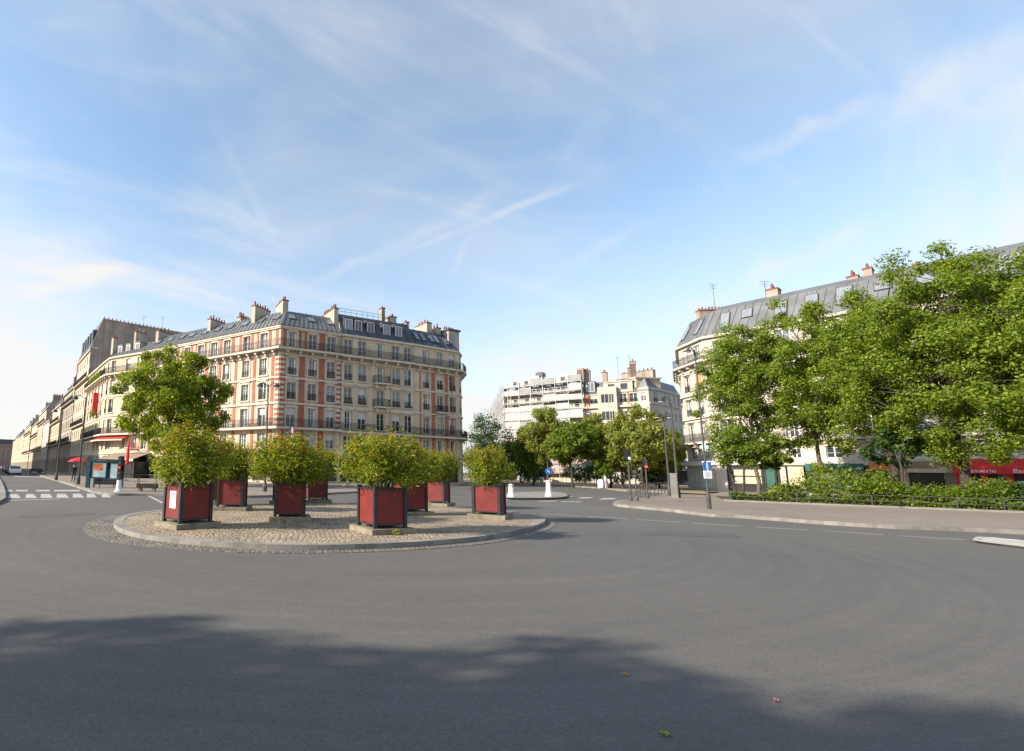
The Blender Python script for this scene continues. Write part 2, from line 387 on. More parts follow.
def kids(o): return [c for c in COL.objects if c.parent == o]
def copy_tree(o, parent=None):
    c = o.copy(); COL.objects.link(c); c.parent = parent
    for ch in kids(o): copy_tree(ch, c)
    return c
def smooth_closed(pts, n=10):
    out = []; k = len(pts)
    for i in range(k):
        p0, p1, p2, p3 = [Vector(pts[(i + j - 1) % k][:2]) for j in range(4)]
        for j in range(n):
            t = j / n
            out.append(.5 * ((2 * p1) + (p2 - p0) * t + (2 * p0 - 5 * p1 + 4 * p2 - p3) * t * t + (3 * p1 - p0 - 3 * p2 + p3) * t ** 3))
    return out
def smooth_open(pts, n=8):
    out = []; k = len(pts); P = [Vector(p[:2]) for p in pts]
    for i in range(k - 1):
        p0, p1, p2, p3 = P[max(i - 1, 0)], P[i], P[i + 1], P[min(i + 2, k - 1)]
        for j in range(n):
            t = j / n
            out.append(.5 * ((2 * p1) + (p2 - p0) * t + (2 * p0 - 5 * p1 + 4 * p2 - p3) * t * t + (3 * p1 - p0 - 3 * p2 + p3) * t ** 3))
    out.append(P[-1]); return out
def ring(mb, inner, outer, z0, z1, m):
    n = len(inner)
    for i in range(n):
        j = (i + 1) % n; a, b, c, d = inner[i], inner[j], outer[j], outer[i]
        mb.quad((a[0], a[1], z1), (d[0], d[1], z1), (c[0], c[1], z1), (b[0], b[1], z1), m)
        mb.quad((d[0], d[1], z0), (c[0], c[1], z0), (c[0], c[1], z1), (d[0], d[1], z1), m)
def offset_path(pts, d, closed=False):
    out = []; n = len(pts)
    for i in range(n):
        a = Vector(pts[(i - 1) % n]) if (closed or i > 0) else Vector(pts[i]); c = Vector(pts[(i + 1) % n]) if (closed or i < n - 1) else Vector(pts[i])
        t = (c - a).normalized(); nrm = Vector((t.y, -t.x)); out.append(Vector(pts[i]) + nrm * d)
    return out
def strip(mb, a, b, z, m):
    for i in range(len(a) - 1): mb.quad((*a[i][:2], z), (*b[i][:2], z), (*b[i + 1][:2], z), (*a[i + 1][:2], z), m)
def kerb_strip(mb, path, width, z, m):   # stone kerb along an open path (path = road edge, pavement on the left)
    inn = offset_path(path, -width); out_ = offset_path(path, .012)
    for i in range(len(path) - 1):
        mb.quad((*out_[i], z), (*out_[i + 1], z), (*inn[i + 1], z), (*inn[i], z), m)
        mb.quad((*out_[i], -.02), (*out_[i + 1], -.02), (*out_[i + 1], z), (*out_[i], z), m)

# ------------------------------------------------------------------ ground
g = MB(); N_ = 24
for i in range(N_):
    for j in range(N_):
        x0, x1 = -900 + 1800 * i / N_, -900 + 1800 * (i + 1) / N_; y0, y1 = -300 + 1500 * j / N_, -300 + 1500 * (j + 1) / N_
        g.quad((x0, y0, 0), (x1, y0, 0), (x1, y1, 0), (x0, y1, 0), 'asphalt')
struct(g.build('road'))
# island: closed outline of the kerb, cobbled gutter outside it, cobbled paving inside
ISL = [(-6.75, 15.9), (-6.0, 13.9), (-4.6, 12.1), (-2.6, 11.05), (-.5, 10.8), (1.7, 11.4), (3.9, 12.7), (5.9, 14.7), (7.6, 17.2), (8.2, 19.3), (7.6, 21.4), (5.9, 22.9), (3.4, 23.9), (.6, 24.1), (-2.2, 23.3), (-4.6, 21.6), (-6.2, 19.2), (-6.8, 17.5)]
edge = smooth_closed(ISL, 8); ctr = Vector((.7, 17.5))
shrink = lambda d: [p + (ctr - p).normalized() * d for p in edge]
kb = MB(); ring(kb, shrink(.27), edge, -.02, .125, 'kerb'); struct(kb.build('roundabout_kerb'))
pv = MB(); pin = shrink(.26); pv.add([(p.x, p.y, .117) for p in pin], [tuple(range(len(pin)))], 'cobble_sand'); struct(pv.build('roundabout_paving'))
gt = MB()
wid = [0.36 + .42 * max(0, min(1, (-(p.x) - .5) / 5)) for p in edge]
outer = [p + (p - ctr).normalized() * w_ for p, w_ in zip(edge, wid)]
ring(gt, shrink(-.005), outer, .0, .012, 'cobble_grey'); struct(gt.build('cobble_gutter'))

def pavement(name, front_px, back_pts, m='pavement', kerbm='kerb', kw=.28, z=.13, smooth=True):
    fr = [at(*p, z) for p in front_px]; fr = smooth_open(fr, 6) if smooth else [Vector(p[:2]) for p in fr]
    mb = MB(); poly = [tuple(p) for p in fr] + [tuple(p[:2]) for p in back_pts]
    mb.add([(p[0], p[1], z) for p in poly], [tuple(range(len(poly)))], m)
    n = len(fr)
    for i in range(n - 1): mb.quad((*fr[i], -.02), (*fr[i + 1], -.02), (*fr[i + 1], z), (*fr[i], z), m)
    struct(mb.build(name)); k = MB(); kerb_strip(k, fr, kw, z + .008, kerbm); struct(k.build(name + '_kerb'))
# street axis: the long street on the left and the right-hand facades share one direction
SD = Vector((-.573, .82)).normalized(); SN = Vector((-SD.y, SD.x))          # SN points left of the street
Q = Vector((-36.0, 76.3))
far = Q + SD * 420
front = [(3.5, 465.6), (12, 467.3), (22, 469.8), (32, 472.6), (44, 476.6), (60, 481), (74, 485), (86, 489), (98, 492), (112, 493.4), (134.5, 493.6), (160, 494), (200, 495.2), (250, 495.6), (300, 494.2), (350, 491.6), (400, 488.4), (440, 486), (470, 484.2), (482, 482), (486, 480)]
pavement('corner_pavement', front, [(32, 92), (26, 100), (-10, 90), (-40, 110), tuple(far + Vector((12, 8)))])
pavement('square_pavement', [(508, 482.6), (525, 483.2), (547, 484), (575, 486), (605.5, 488.2), (622, 490), (650, 490.8), (668, 492.3)], [(35.5, 45), (40, 52), (75, 60), (75, 120), (30, 150), (20, 110)], 'sand')
pavement('garden_pavement', [(668, 493.6), (652, 496.8), (634, 499.2), (621, 500.2), (613.5, 502), (616, 504), (628, 505.4), (668, 509), (709, 513.6), (740, 515.2), (780, 518), (817, 520.8), (860, 523.4), (895, 525.2), (950, 527.2), (1024, 530.6), (1080, 533.5), (1250, 542), (1600, 560)], [(40, 4), (90, -4), (95, 40), (64, 60), (42, 52), (33.5, 43.2)])
pavement('opposite_pavement', [(-80, 530), (-20, 507), (3, 499), (5.5, 494), (3.5, 486), (1, 480)], [tuple(at(-3, 474).xy), (-60, 62), (-70, 30), (-40, 12)])
pavement('splitter_island', [(565, 494.6), (562, 496.6), (548, 497.6), (525, 497.8), (507, 497.6), (500, 496.2), (503, 494), (520, 492.2), (545, 491.6), (560, 492.6), (565, 494.4)], [], 'kerb', 'kerb', .2)
pavement('kerb_island', [(1064, 552), (1024, 546.6), (983, 541.6), (981, 538.6), (988, 537.6), (1024, 541), (1064, 545)], [], 'kerb_pale', 'kerb_pale', .12, .055)

# painted markings
def mark(name, quads):
    mb = MB()
    for q in quads: mb.add([tuple(at(x, y, .004)) for x, y in q], [(0, 1, 2, 3)], 'road_paint')
    struct(mb.build(name))
dash = [(543, 513.9), (588, 516.2), (631.5, 519), (661.6, 521), (709.4, 524), (762, 527.2), (834, 531.4), (895, 535.4), (967, 539.8)]
pts = smooth_open([at(x, y, .004) for x, y in dash], 60); mb = MB()
sL = 0; acc = [0]
for a, b in zip(pts[:-1], pts[1:]): acc.append(acc[-1] + (b - a).length)
L_ = offset_path(pts, .055); R_ = offset_path(pts, -.055)
for i in range(len(pts) - 1):
    if (acc[i] % 1.75) < 1.42: mb.quad((*L_[i], .004), (*L_[i + 1], .004), (*R_[i + 1], .004), (*R_[i], .004), 'road_paint')
struct(mb.build('lane_marking'))
zq = []
for x0, x1 in ((8, 19), (25, 35), (40, 51), (56, 67), (72, 82), (86, 95), (101, 109)):
    zq.append([(x0 + .5, 498.2 - x0 * .008), (x1 + 2, 498.2 - x1 * .008), (x1 - 1.5, 494.3 - x1 * .008), (x0 + 1, 494.3 - x0 * .008)])
for x0, x1 in ((7, 13), (16, 28), (36, 50), (54, 80), (86, 92)):
    zq.append([(x0, 491.3), (x1, 491.3), (x1 - .5, 489.9), (x0, 489.9)])
mark('zebra_crossing', zq)
mark('street_marking', [[(14, 476.6), (44, 477.4), (44, 476.9), (14, 476.1)], [(146, 495.2), (148, 495.0), (164, 502.6), (161, 503)], [(8, 500.6), (60, 499.2), (60, 498.9), (8, 500.1)]])
mark('far_crossing', [[(556, 497.6), (569, 497.4), (573, 496.4), (561, 496.4)], [(577, 498.5), (590, 498.2), (594, 497.2), (582, 497.2)], [(598, 499.6), (613, 499.2), (617, 498.1), (604, 498.1)], [(536, 501.4), (556, 501.4), (558, 500.9), (540, 500.9)], [(560, 501.9), (580, 502.1), (582, 501.6), (563, 501.4)]])

mat('tar', (.068, .066, .063), .7, var=.25, scale=5)
mat('asphalt_patch', (.072, .071, .070), .85, var=.25, scale=9, bump=.2, bscale=60)
mb = MB()
for c_ in ([(640, 531), (735, 533.5), (742, 537.5), (640, 535)], [(20, 515), (92, 512), (96, 514.5), (18, 518)]):
    mb.add([tuple(at(x, y, .0045)) for x, y in c_], [(0, 1, 2, 3)], 'asphalt_patch')
struct(mb.build('road_patch'))
# ------------------------------------------------------------------ buildings
class Fac:
    """a facade from A to B (left to right as seen from outside)"""
    def __init__(s, A, B):
        s.A = Vector(A); s.B = Vector(B); s.L = (s.B - s.A).length; s.d = (s.B - s.A) / s.L; s.n = Vector((s.d.y, -s.d.x)); s.rot = math.atan2(s.d.y, s.d.x)
    def p(s, u, d, z): q = s.A + s.d * u + s.n * d; return Vector((q.x, q.y, z))
    def box(s, mb, u0, u1, d0, d1, z0, z1, m):
        mb.obox(s.p(u0, d1, z0), Vector((*s.d, 0)) * (u1 - u0), Vector((*s.n, 0)) * (d0 - d1), (0, 0, z1 - z0), m)
    def u_px(s, px, z=10.):
        lo, hi = -60., s.L + 60.
        for _ in range(40):
            m = (lo + hi) / 2
            q = s.p(m, 0, z)
            if q.y > 1 and project(q)[0] < px: lo = m
            else: hi = m
        return lo
def wall(mb, F, z0, z1, holes, m, reveal=.26, u0=0., u1=None):
    u1 = F.L if u1 is None else u1
    us = sorted({round(x, 3) for x in [u0, u1] + [h[0] for h in holes] + [h[1] for h in holes] if u0 - 1e-6 <= x <= u1 + 1e-6})
    zs = sorted({round(x, 3) for x in [z0, z1] + [h[2] for h in holes] + [h[3] for h in holes]})
    for a, b in zip(us[:-1], us[1:]):
        run = None
        for c, d in zip(zs[:-1], zs[1:]):
            mu, mz = (a + b) / 2, (c + d) / 2
            inside = any(h[0] < mu < h[1] and h[2] < mz < h[3] for h in holes)
            if not inside: run = (run[0], d) if run else (c, d)
            if (inside or d == zs[-1]) and run:
                mb.quad(F.p(a, 0, run[0]), F.p(b, 0, run[0]), F.p(b, 0, run[1]), F.p(a, 0, run[1]), m); run = None
    for h in holes:
        a, b, c, d = h[:4]
        mb.quad(F.p(a, 0, c), F.p(a, 0, d), F.p(a, -reveal, d), F.p(a, -reveal, c), m); mb.quad(F.p(b, 0, d), F.p(b, 0, c), F.p(b, -reveal, c), F.p(b, -reveal, d), m)
        mb.quad(F.p(a, 0, d), F.p(b, 0, d), F.p(b, -reveal, d), F.p(a, -reveal, d), m); mb.quad(F.p(b, 0, c), F.p(a, 0, c), F.p(a, -reveal, c), F.p(b, -reveal, c), m)
WCACHE = {}
def window_mesh(wd, ht, style):
    k = (round(wd, 2), round(ht, 2), style)
    if k in WCACHE: return WCACHE[k]
    mb = MB(); y = .20; f = .075; x0, x1 = -wd / 2, wd / 2
    fr = 'frame_white' if style != 'pale' else 'frame_pale'
    if style == 'shop':
        mb.box(x0, x1, y, y + .02, 0, ht, 'shop_dark'); fr = 'iron_grey'
    elif style == 'blind': mb.box(x0, x1, y, y + .02, 0, ht, 'blind')
    elif style == 'orange': mb.box(x0, x1, y, y + .02, 0, ht, 'orange_blind')
    elif style == 'half': mb.box(x0, x1, y, y + .02, 0, ht * .62, 'glass'); mb.box(x0, x1, y - .03, y + .02, ht * .62, ht, 'blind')
    elif style == 'curtain':
        mb.box(x0, x1, y, y + .02, 0, ht, 'glass'); q = wd * .24
        mb.box(x0, x0 + q, y - .008, y - .002, 0, ht, 'curtain'); mb.box(x1 - q, x1, y - .008, y - .002, 0, ht, 'curtain')
    elif style == 'lit': mb.box(x0, x1, y, y + .02, 0, ht, 'glass_lit')
    elif style == 'sheer':
        mb.box(x0, x1, y, y + .02, 0, ht, 'glass_lit'); mb.box(x0, 0, y - .008, y - .002, 0, ht, 'curtain')
    else: mb.box(x0, x1, y, y + .02, 0, ht, 'glass')
    mb.box(x0, x0 + f, y - .05, y + .01, 0, ht, fr); mb.box(x1 - f, x1, y - .05, y + .01, 0, ht, fr)
    mb.box(x0 + f, x1 - f, y - .05, y + .01, ht - f, ht, fr); mb.box(x0 + f, x1 - f, y - .05, y + .01, 0, f * 1.2, fr)
    if style not in ('blind', 'orange'):
        mb.box(-.045, .045, y - .055, y + .005, f * 1.2, ht - f, fr)
        if style != 'shop':
            for t in (.33, .66): mb.box(x0 + f, x1 - f, y - .045, y + .004, ht * t, ht * t + .03, fr)
    o = mb.build('window'); me = o.data; bpy.data.objects.remove(o); WCACHE[k] = me; return me
GCACHE = {}
def guard_mesh(wd, ht=.9, planter=False):
    k = (round(wd, 2), ht, planter)
    if k in GCACHE: return GCACHE[k]
    mb = MB(); x0, x1 = -wd / 2, wd / 2
    for z in (.06, ht * .78, ht - .03): mb.box(x0, x1, -.04, 0.0, z, z + .035, 'iron')
    n = max(4, int(wd / .10))
    for i in range(n + 1):
        x = x0 + (x1 - x0) * i / n; mb.box(x - .013, x + .013, -.032, -.008, 0, ht, 'iron')
    if planter: mb.box(x0, x1, -.2, -.04, .0, .22, 'bark_dark')
    o = mb.build('guard'); me = o.data; bpy.data.objects.remove(o); GCACHE[k] = me; return me
WN = ['dark', 'curtain', 'dark', 'lit', 'curtain', 'sheer', 'half', 'dark', 'lit']
def put_window(root, F, u, z0, z1, wd, style, guard=None, planter=False):
    base = Vector(root['_o']); o = link_mesh('window', window_mesh(wd, z1 - z0, style), root, F.p(u, 0, z0) - base, F.rot)
    if guard:
        gq = link_mesh('window_guard', guard_mesh(wd, guard, planter), o, (0, 0, 0.0))
    return o
def railing(F, root, u0, u1, d, z, ht=1.0, ends=True, dense=.115, name='balcony_railing', m='iron'):
    mb = MB()
    for zz in (z + .07, z + ht * .75, z + ht - .03): F.box(mb, u0, u1, d - .035, d, zz, zz + .035, m)
    n = int((u1 - u0) / dense)
    for i in range(n + 1):
        u = u0 + (u1 - u0) * i / n; F.box(mb, u - .012, u + .012, d - .03, d - .006, z, z + ht, m)
    if ends:
        for u in (u0, u1):
            for zz in (z + .07, z + ht - .03): F.box(mb, u - .017, u + .017, .0, d - .036, zz, zz + .035, m)
            for k in range(5): F.box(mb, u - .012, u + .012, d * k / 5 + .02, d * k / 5 + .045, z, z + ht, m)
    return mb.build(name, root)
def miter(P, k, d):
    """point of facade polyline P at vertex k moved outwards by d (negative = inwards)"""
    n = len(P); ns = []
    for a, b in ((k - 1, k), (k, k + 1)):
        if a >= 0 and b < n:
            t = (Vector(P[b]) - Vector(P[a])).normalized(); ns.append(Vector((t.y, -t.x)))
    if len(ns) == 1: return Vector(P[k]) + ns[0] * d
    m = (ns[0] + ns[1]).normalized(); return Vector(P[k]) + m * (d / max(.3, m.dot(ns[0])))
def shell(root, P, eave, prof, depth, wallm, roofm, seam=None, party='party_wall', seam_gap=.62):
    """back wall, party walls and roof. prof: [(setback, z)...] from the eave to the top"""
    n = len(P); mb = MB(); lines = [[miter(P, k, -s) for k in range(n)] for s, z in prof]
    zs = [z for s, z in prof]
    back = [miter(P, k, -depth) for k in range(n)]
    for i in range(len(prof) - 1):
        for k in range(n - 1):
            a, b, c, d = lines[i][k], lines[i][k + 1], lines[i + 1][k + 1], lines[i + 1][k]
            mb.quad((*a, zs[i]), (*b, zs[i]), (*c, zs[i + 1]), (*d, zs[i + 1]), roofm)
            if seam and i == 0:
                t = (b - a); L = t.length; t.normalize(); up_ = (Vector((*d, zs[1])) - Vector((*a, zs[0])))
                m_ = int(L / seam_gap)
                nr = Vector((t.x, t.y, 0)).cross(Vector(((d - a).x, (d - a).y, zs[1] - zs[0])).normalized()).normalized()
                for j in range(m_):
                    f = (j + .5) / m_
                    p0 = Vector((*(a.lerp(b, f)), zs[0])); p1 = Vector((*(d.lerp(c, f)), zs[1]))
                    mb.obox(p0 - Vector((t.x, t.y, 0)) * .025, Vector((t.x, t.y, 0)) * .05, p1 - p0, nr * (.06 if nr.z > 0 else -.06), seam)
    for k in range(n - 1):
        a, b, c, d = lines[-1][k], lines[-1][k + 1], back[k + 1], back[k]
        mb.quad((*a, zs[-1]), (*b, zs[-1]), (*c, zs[-1] + .25), (*d, zs[-1] + .25), roofm)
    ro = mb.build('roof', root)
    sb = MB()
    for k in range(n - 1):
        a, b = back[k], back[k + 1]; sb.quad((*b, 0), (*a, 0), (*a, zs[-1] + .25), (*b, zs[-1] + .25), party)
    for k in (0, n - 1):
        pl = [(*P[k], 0.)] + [(*lines[i][k], zs[i]) for i in range(len(prof))] + [(*back[k], zs[-1] + .25), (*back[k], 0)]
        f = tuple(range(len(pl))); sb.add(pl, [f if k else f[::-1]], party)
    sb.build('party_wall', root)
    return ro
def chimney(ro, F, u, d0, d1, z0, z1, th=.55, wallm='render_cream', pots=5, pot_h=.55):
    mb = MB(); F.box(mb, u - th / 2, u + th / 2, d1, d0, z0, z1, wallm)
    F.box(mb, u - th / 2 - .06, u + th / 2 + .06, d1 - .06, d0 + .06, z1, z1 + .14, 'terracotta')
    for i in range(pots):
        d = d1 + (d0 - d1) * (i + .5) / pots; h_ = pot_h * random.uniform(.7, 1.25)
        mb.tube(F.p(u, d, z1 + .14), F.p(u, d, z1 + .14 + h_), .13, .10, 'terracotta' if random.random() < .8 else 'iron_grey', 7)
    return mb.build('chimney', ro)
def skylight(ro, F, u, s0, z0, s1, z1, f0, f1, wd=.85, m='glass_lit'):
    a = F.p(u - wd / 2, -(s0 + (s1 - s0) * f0), z0 + (z1 - z0) * f0); b = F.p(u - wd / 2, -(s0 + (s1 - s0) * f1), z0 + (z1 - z0) * f1)
    t = Vector((*F.d, 0)); v = b - a; nr = t.cross(v).normalized(); mb = MB()
    mb.obox(a, t * wd, v, nr * .12, 'iron_grey')
    e = .07; vu = v.normalized()
    mb.obox(a + t * e + vu * e + nr * .121, t * (wd - 2 * e), v - vu * 2 * e, nr * .006, m)
    return mb.build('skylight', ro)
def dormer(root, F, u, d0, z0, wd=1.15, ht=1.75, depth=1.4, face='slate', glass='glass_lit', top='zinc'):
    mb = MB(); F.box(mb, u - wd / 2, u + wd / 2, d0 - depth, d0, z0, z0 + ht, face)
    F.box(mb, u - wd / 2 - .08, u + wd / 2 + .08, d0 - depth, d0 + .08, z0 + ht, z0 + ht + .1, top)
    iw = wd * .74
    F.box(mb, u - iw / 2 - .07, u + iw / 2 + .07, d0, d0 + .03, z0 + .08, z0 + ht - .12, 'frame_white')
    for s in (-1, 1):
        c = u + s * iw / 4; F.box(mb, c - iw / 4 + .035, c + iw / 4 - .035, d0 + .028, d0 + .04, z0 + .18, z0 + ht - .22, glass)
    return mb.build('dormer', root)
def antenna(ro, p, h=2.2):
    mb = MB(); mb.tube(p, Vector(p) + Vector((0, 0, h)), .03, .025, 'iron_grey', 5)
    for k, (z, l) in enumerate(((h, .6), (h - .3, .45), (h - .55, .3))): mb.tube(Vector(p) + Vector((-l, 0, z)), Vector(p) + Vector((l, 0, z)), .018, .018, 'iron_grey', 4)
    mb.build('antenna', ro)
def cornice(mb, P, z0, z1, dout, m, ends=0.0):
    n = len(P)
    o = [miter(P, k, dout) for k in range(n)]; i_ = [miter(P, k, -.02) for k in range(n)]
    for k in range(n - 1):
        a, b, c, d = i_[k], i_[k + 1], o[k + 1], o[k]
        mb.quad((*d, z0), (*c, z0), (*c, z1), (*d, z1), m); mb.quad((*d, z1), (*c, z1), (*b, z1), (*a, z1), m); mb.quad((*a, z0), (*b, z0), (*c, z0), (*d, z0), m)
    for k in (0, n - 1): mb.quad((*i_[k], z0), (*o[k], z0), (*o[k], z1), (*i_[k], z1), m)

FL = dict(F1=(4.25, 6.0), F2=(6.78, 9.05), F3=(10.05, 12.1), F4=(13.05, 15.15), F5=(16.45, 18.35))
EAVE = 19.0
C1 = Vector((-6.1, 56.3)); LEFT_END = Vector((-28.0, 70.95))

# ---- red brick and stone corner building
b1 = thing('apartment_building', 'corner apartment building of red brick and cream stone under a grey zinc roof', 'building', (*C1, 0), 'apartment buildings round the square')
P1_ = [LEFT_END, C1, Vector((1.3, 59.55))]
FA = Fac(P1_[0], P1_[1]); FB = Fac(P1_[1], P1_[2])
left_px = [264.3, 247, 227.5, 214.5, 201, 187.5, 174, 161, 149]
uA = [FA.u_px(p, 17.4) for p in left_px]
uB = [FB.L * k for k in (.19, .52, .83)]
wm_ = MB(); tr = MB(); ih = 0
for F, us in ((FA, uA), (FB, uB)):
    holes = []
    wdt = 1.22 if F is FA else 1.15
    for fl in ('F1', 'F2', 'F3', 'F4', 'F5'):
        for i, u in enumerate(us): holes.append((u - wdt / 2, u + wdt / 2, *FL[fl], fl))
    for i, u in enumerate(us): holes.append((u - 1.05, u + 1.05, .35, 3.2, 'shop'))
    wall(wm_, F, 0, EAVE, holes, 'stone_cream')
    for k, h in enumerate(holes):
        st = 'shop' if h[4] == 'shop' else random.choice(WN)
        put_window(b1, F, (h[0] + h[1]) / 2, h[2], h[3], h[1] - h[0], st, .85 if h[4] in ('F3', 'F4') else None)
        if h[4] in ('F2', 'F3', 'F4', 'F5'):      # stone surround and sill
            e = .16
            F.box(tr, h[0] - e, h[0] - .012, -.02, .06, h[2], h[3] + .12, 'stone_trim'); F.box(tr, h[1] + .012, h[1] + e, -.02, .06, h[2], h[3] + .12, 'stone_trim')
            F.box(tr, h[0] - .011, h[1] + .011, -.02, .07, h[3] + .012, h[3] + .26, 'stone_trim')
            if h[4] in ('F3', 'F4'): F.box(tr, h[0] - .25, h[1] + .25, -.02, .14, h[2] - .16, h[2] - .01, 'stone_trim'); F.box(tr, h[0] - .3, h[1] + .3, -.02, .16, h[3] + .27, h[3] + .40, 'stone_trim')
for z0, z1, d in ((3.55, 3.85, .14), (9.42, 9.66, .16), (12.52, 12.74, .16), (15.4, 15.62, .12), (18.62, 18.8, .18), (18.8, 18.98, .26)): cornice(tr, P1_, z0, z1, d, 'stone_trim')
wm_.build('wall', b1); tr.build('stone_trim', b1)
for F, us in ((FA, sorted(uA)), (FB, uB)):        # red brick between the windows
    edges = [0.] + list(us) + [F.L]
    for a, b in zip(edges[:-1], edges[1:]):
        lo = a + (.8 if a in us else .35); hi = b - (.8 if b in us else .35)
        if hi - lo < .35: continue
        mid, wd = (lo + hi) / 2, min(hi - lo, .46 if F is FA else .74)
        bm = MB()
        for z0, z1 in ((3.9, 6.35), (6.72, 9.4), (9.68, 12.5), (12.76, 15.38), (16.42, 18.6)):
            if F is FA and random.random() < .0: continue
            if z0 > 16 and hi - lo > .95: F.box(bm, lo, lo + (hi - lo) * .27, -.02, .035, z0, z1, 'brick_red'); F.box(bm, hi - (hi - lo) * .27, hi, -.02, .035, z0, z1, 'brick_red')
            else: F.box(bm, mid - wd / 2, mid + wd / 2, -.02, .035, z0, z1, 'brick_red')
        bm.build('brick_panel', b1)
for F, side in ((FA, 1), (FB, 0), (FB, 1), (FA, .418)):          # banded quoins
    for z0q, z1q in ((6.75, 9.38), (9.7, 12.45), (12.78, 15.35)):
      q = MB()
      for k, z in enumerate(np.arange(z0q, z1q - .25, .31)):
        u1 = F.L - .06 if side == 1 else (.62 if side == 0 else F.L * side + .3)
        F.box(q, u1 - .56, u1, -.02, .075, z, z + .31, 'stone_trim' if k % 2 else 'brick_red')
      q.build('banded_quoin', b1)
def slab(P, z0, z1, d, root, m='stone_trim', corb=True, gap=1.35):
    mb = MB(); cornice(mb, P, z0, z1, d, m)
    if corb:
        for a, b in zip(P[:-1], P[1:]):
            F = Fac(a, b)
            for k in range(int(F.L / gap)): 
                u = (k + .5) * F.L / int(F.L / gap); F.box(mb, u - .13, u + .13, -.02, d * .75, z0 - .32, z0 - .002, m); F.box(mb, u - .13, u + .13, -.02, d * .4, z0 - .6, z0 - .322, m)
    return mb.build('balcony', root)
def rails(P, d, z, root, ht=1.0, m='iron'):
    o = [miter(P, k, d) for k in range(len(P))]
    for k in range(len(P) - 1):
        F = Fac(o[k], o[k + 1]); railing(F, root, 0, F.L, 0, z, ht, False, m=m)
sl = slab(P1_, 6.42, 6.68, .75, b1, corb=False); rails(P1_, .68, 6.68, sl)
sl = slab(P1_, 15.95, 16.2, .85, b1); rails(P1_, .78, 16.2, sl)
RP = [(-.32, 19.03), (2.45, 21.75)]
ro = shell(b1, P1_, EAVE, RP, 12, 'stone_cream', 'zinc', 'zinc_seam')
for px in (273, 257, 241, 226, 213.5, 201, 188, 178, 166, 154):
    skylight(ro, FA, FA.u_px(px - 2, 20.4), RP[0][0], RP[0][1], RP[1][0], RP[1][1], .42, .70, 1.0)
for k in (.22, .55, .86): skylight(ro, FB, FB.L * k, RP[0][0], RP[0][1], RP[1][0], RP[1][1], .45, .74, 1.0)
for px, d0, d1, zt in ((205, -1.3, -4.4, 22.4), (250, -1.2, -4.2, 22.8), (153, -1.3, -6, 22.4), (228, -2.6, -4.6, 22.3)):
    chimney(ro, FA, FA.u_px(px - 3, 22), d0, d1, 20, zt, .6, pots=6)
chimney(ro, FB, FB.L * .15, -2.2, -5.0, 21, 23.0, .75, pots=5)
chimney(ro, FB, FB.L - .3, -1.0, -5.2, 19.8, 22.6, .6, pots=7)
# ---- cream building with slate mansard
P2_ = [P1_[2], Vector((11.2, 63.75))]
b2 = thing('apartment_building', 'cream stone apartment house with black slate mansard and white dormers', 'building', (*P2_[0], 0), 'apartment buildings round the square')
F = Fac(*P2_); us2 = [F.u_px(p, 13) for p in (348, 362, 380.5, 396, 408)]
us2 = [max(1.0, x) for x in us2]
wb = MB(); tb = MB(); holes = []
for i, u in enumerate(us2):
    for fl in ('F1', 'F2', 'F3', 'F4', 'F5'): holes.append((u - .58, u + .58, *FL[fl], fl, i))
    holes.append((u - .95, u + .95, .3, 3.2, 'shop', i))
wall(wb, F, 0, EAVE, holes, 'stone_beige')
for h in holes:
    st = 'shop' if h[4] == 'shop' else random.choice(WN)
    put_window(b2, F, (h[0] + h[1]) / 2, h[2], h[3], h[1] - h[0], st, .8 if h[4] in ('F3', 'F4') and h[5] != 2 else None, h[4] == 'F3')
    if h[4] in ('F2', 'F3', 'F4'):
        F.box(tb, h[0] - .2, h[0] - .012, -.02, .05, h[2], h[3] + .1, 'stone_beige'); F.box(tb, h[1] + .012, h[1] + .2, -.02, .05, h[2], h[3] + .1, 'stone_beige')
        F.box(tb, h[0] - .3, h[1] + .3, -.02, .2, h[3] + .2, h[3] + .36, 'stone_trim'); F.box(tb, h[0] - .2, h[1] + .2, -.02, .08, h[3] + .11, h[3] + .199, 'stone_trim')
        F.box(tb, h[0] - .2, h[1] + .2, -.02, .16, h[2] - .14, h[2] - .01, 'stone_trim')
for z0, z1, d in ((3.55, 3.8, .12), (9.4, 9.62, .2), (12.5, 12.7, .18), (15.35, 15.5, .1), (18.7, 18.98, .22)): cornice(tb, P2_, z0, z1, d, 'stone_trim')
F.box(tb, .02, .45, -.02, .07, 3.81, 15.3, 'stone_trim'); F.box(tb, F.L - .45, F.L - .02, -.02, .07, 3.81, 15.3, 'stone_trim')
wb.build('wall', b2); tb.build('stone_trim', b2)
sl = slab(P2_, 6.3, 6.55, .7, b2, corb=False); rails(P2_, .63, 6.55, sl, 1.0)
sl = slab(P2_, 15.9, 16.15, .8, b2, gap=1.6); rails(P2_, .73, 16.15, sl)
for z in (9.72, 12.82):
    mb = MB(); F.box(mb, us2[2] - 1.15, us2[2] + 1.15, -.02, .7, z, z + .2, 'stone_trim'); F.box(mb, us2[2] - .9, us2[2] - .6, -.02, .45, z - .5, z - .002, 'stone_trim'); F.box(mb, us2[2] + .6, us2[2] + .9, -.02, .45, z - .5, z - .002, 'stone_trim')
    sl = mb.build('balcony', b2); railing(F, sl, us2[2] - 1.12, us2[2] + 1.12, .68, z + .2, .95)
RP2 = [(-.1, 18.99), (1.5, 22.1)]
ro = shell(b2, P2_, EAVE, RP2, 12, 'stone_beige', 'slate', 'slate', seam_gap=1.4)
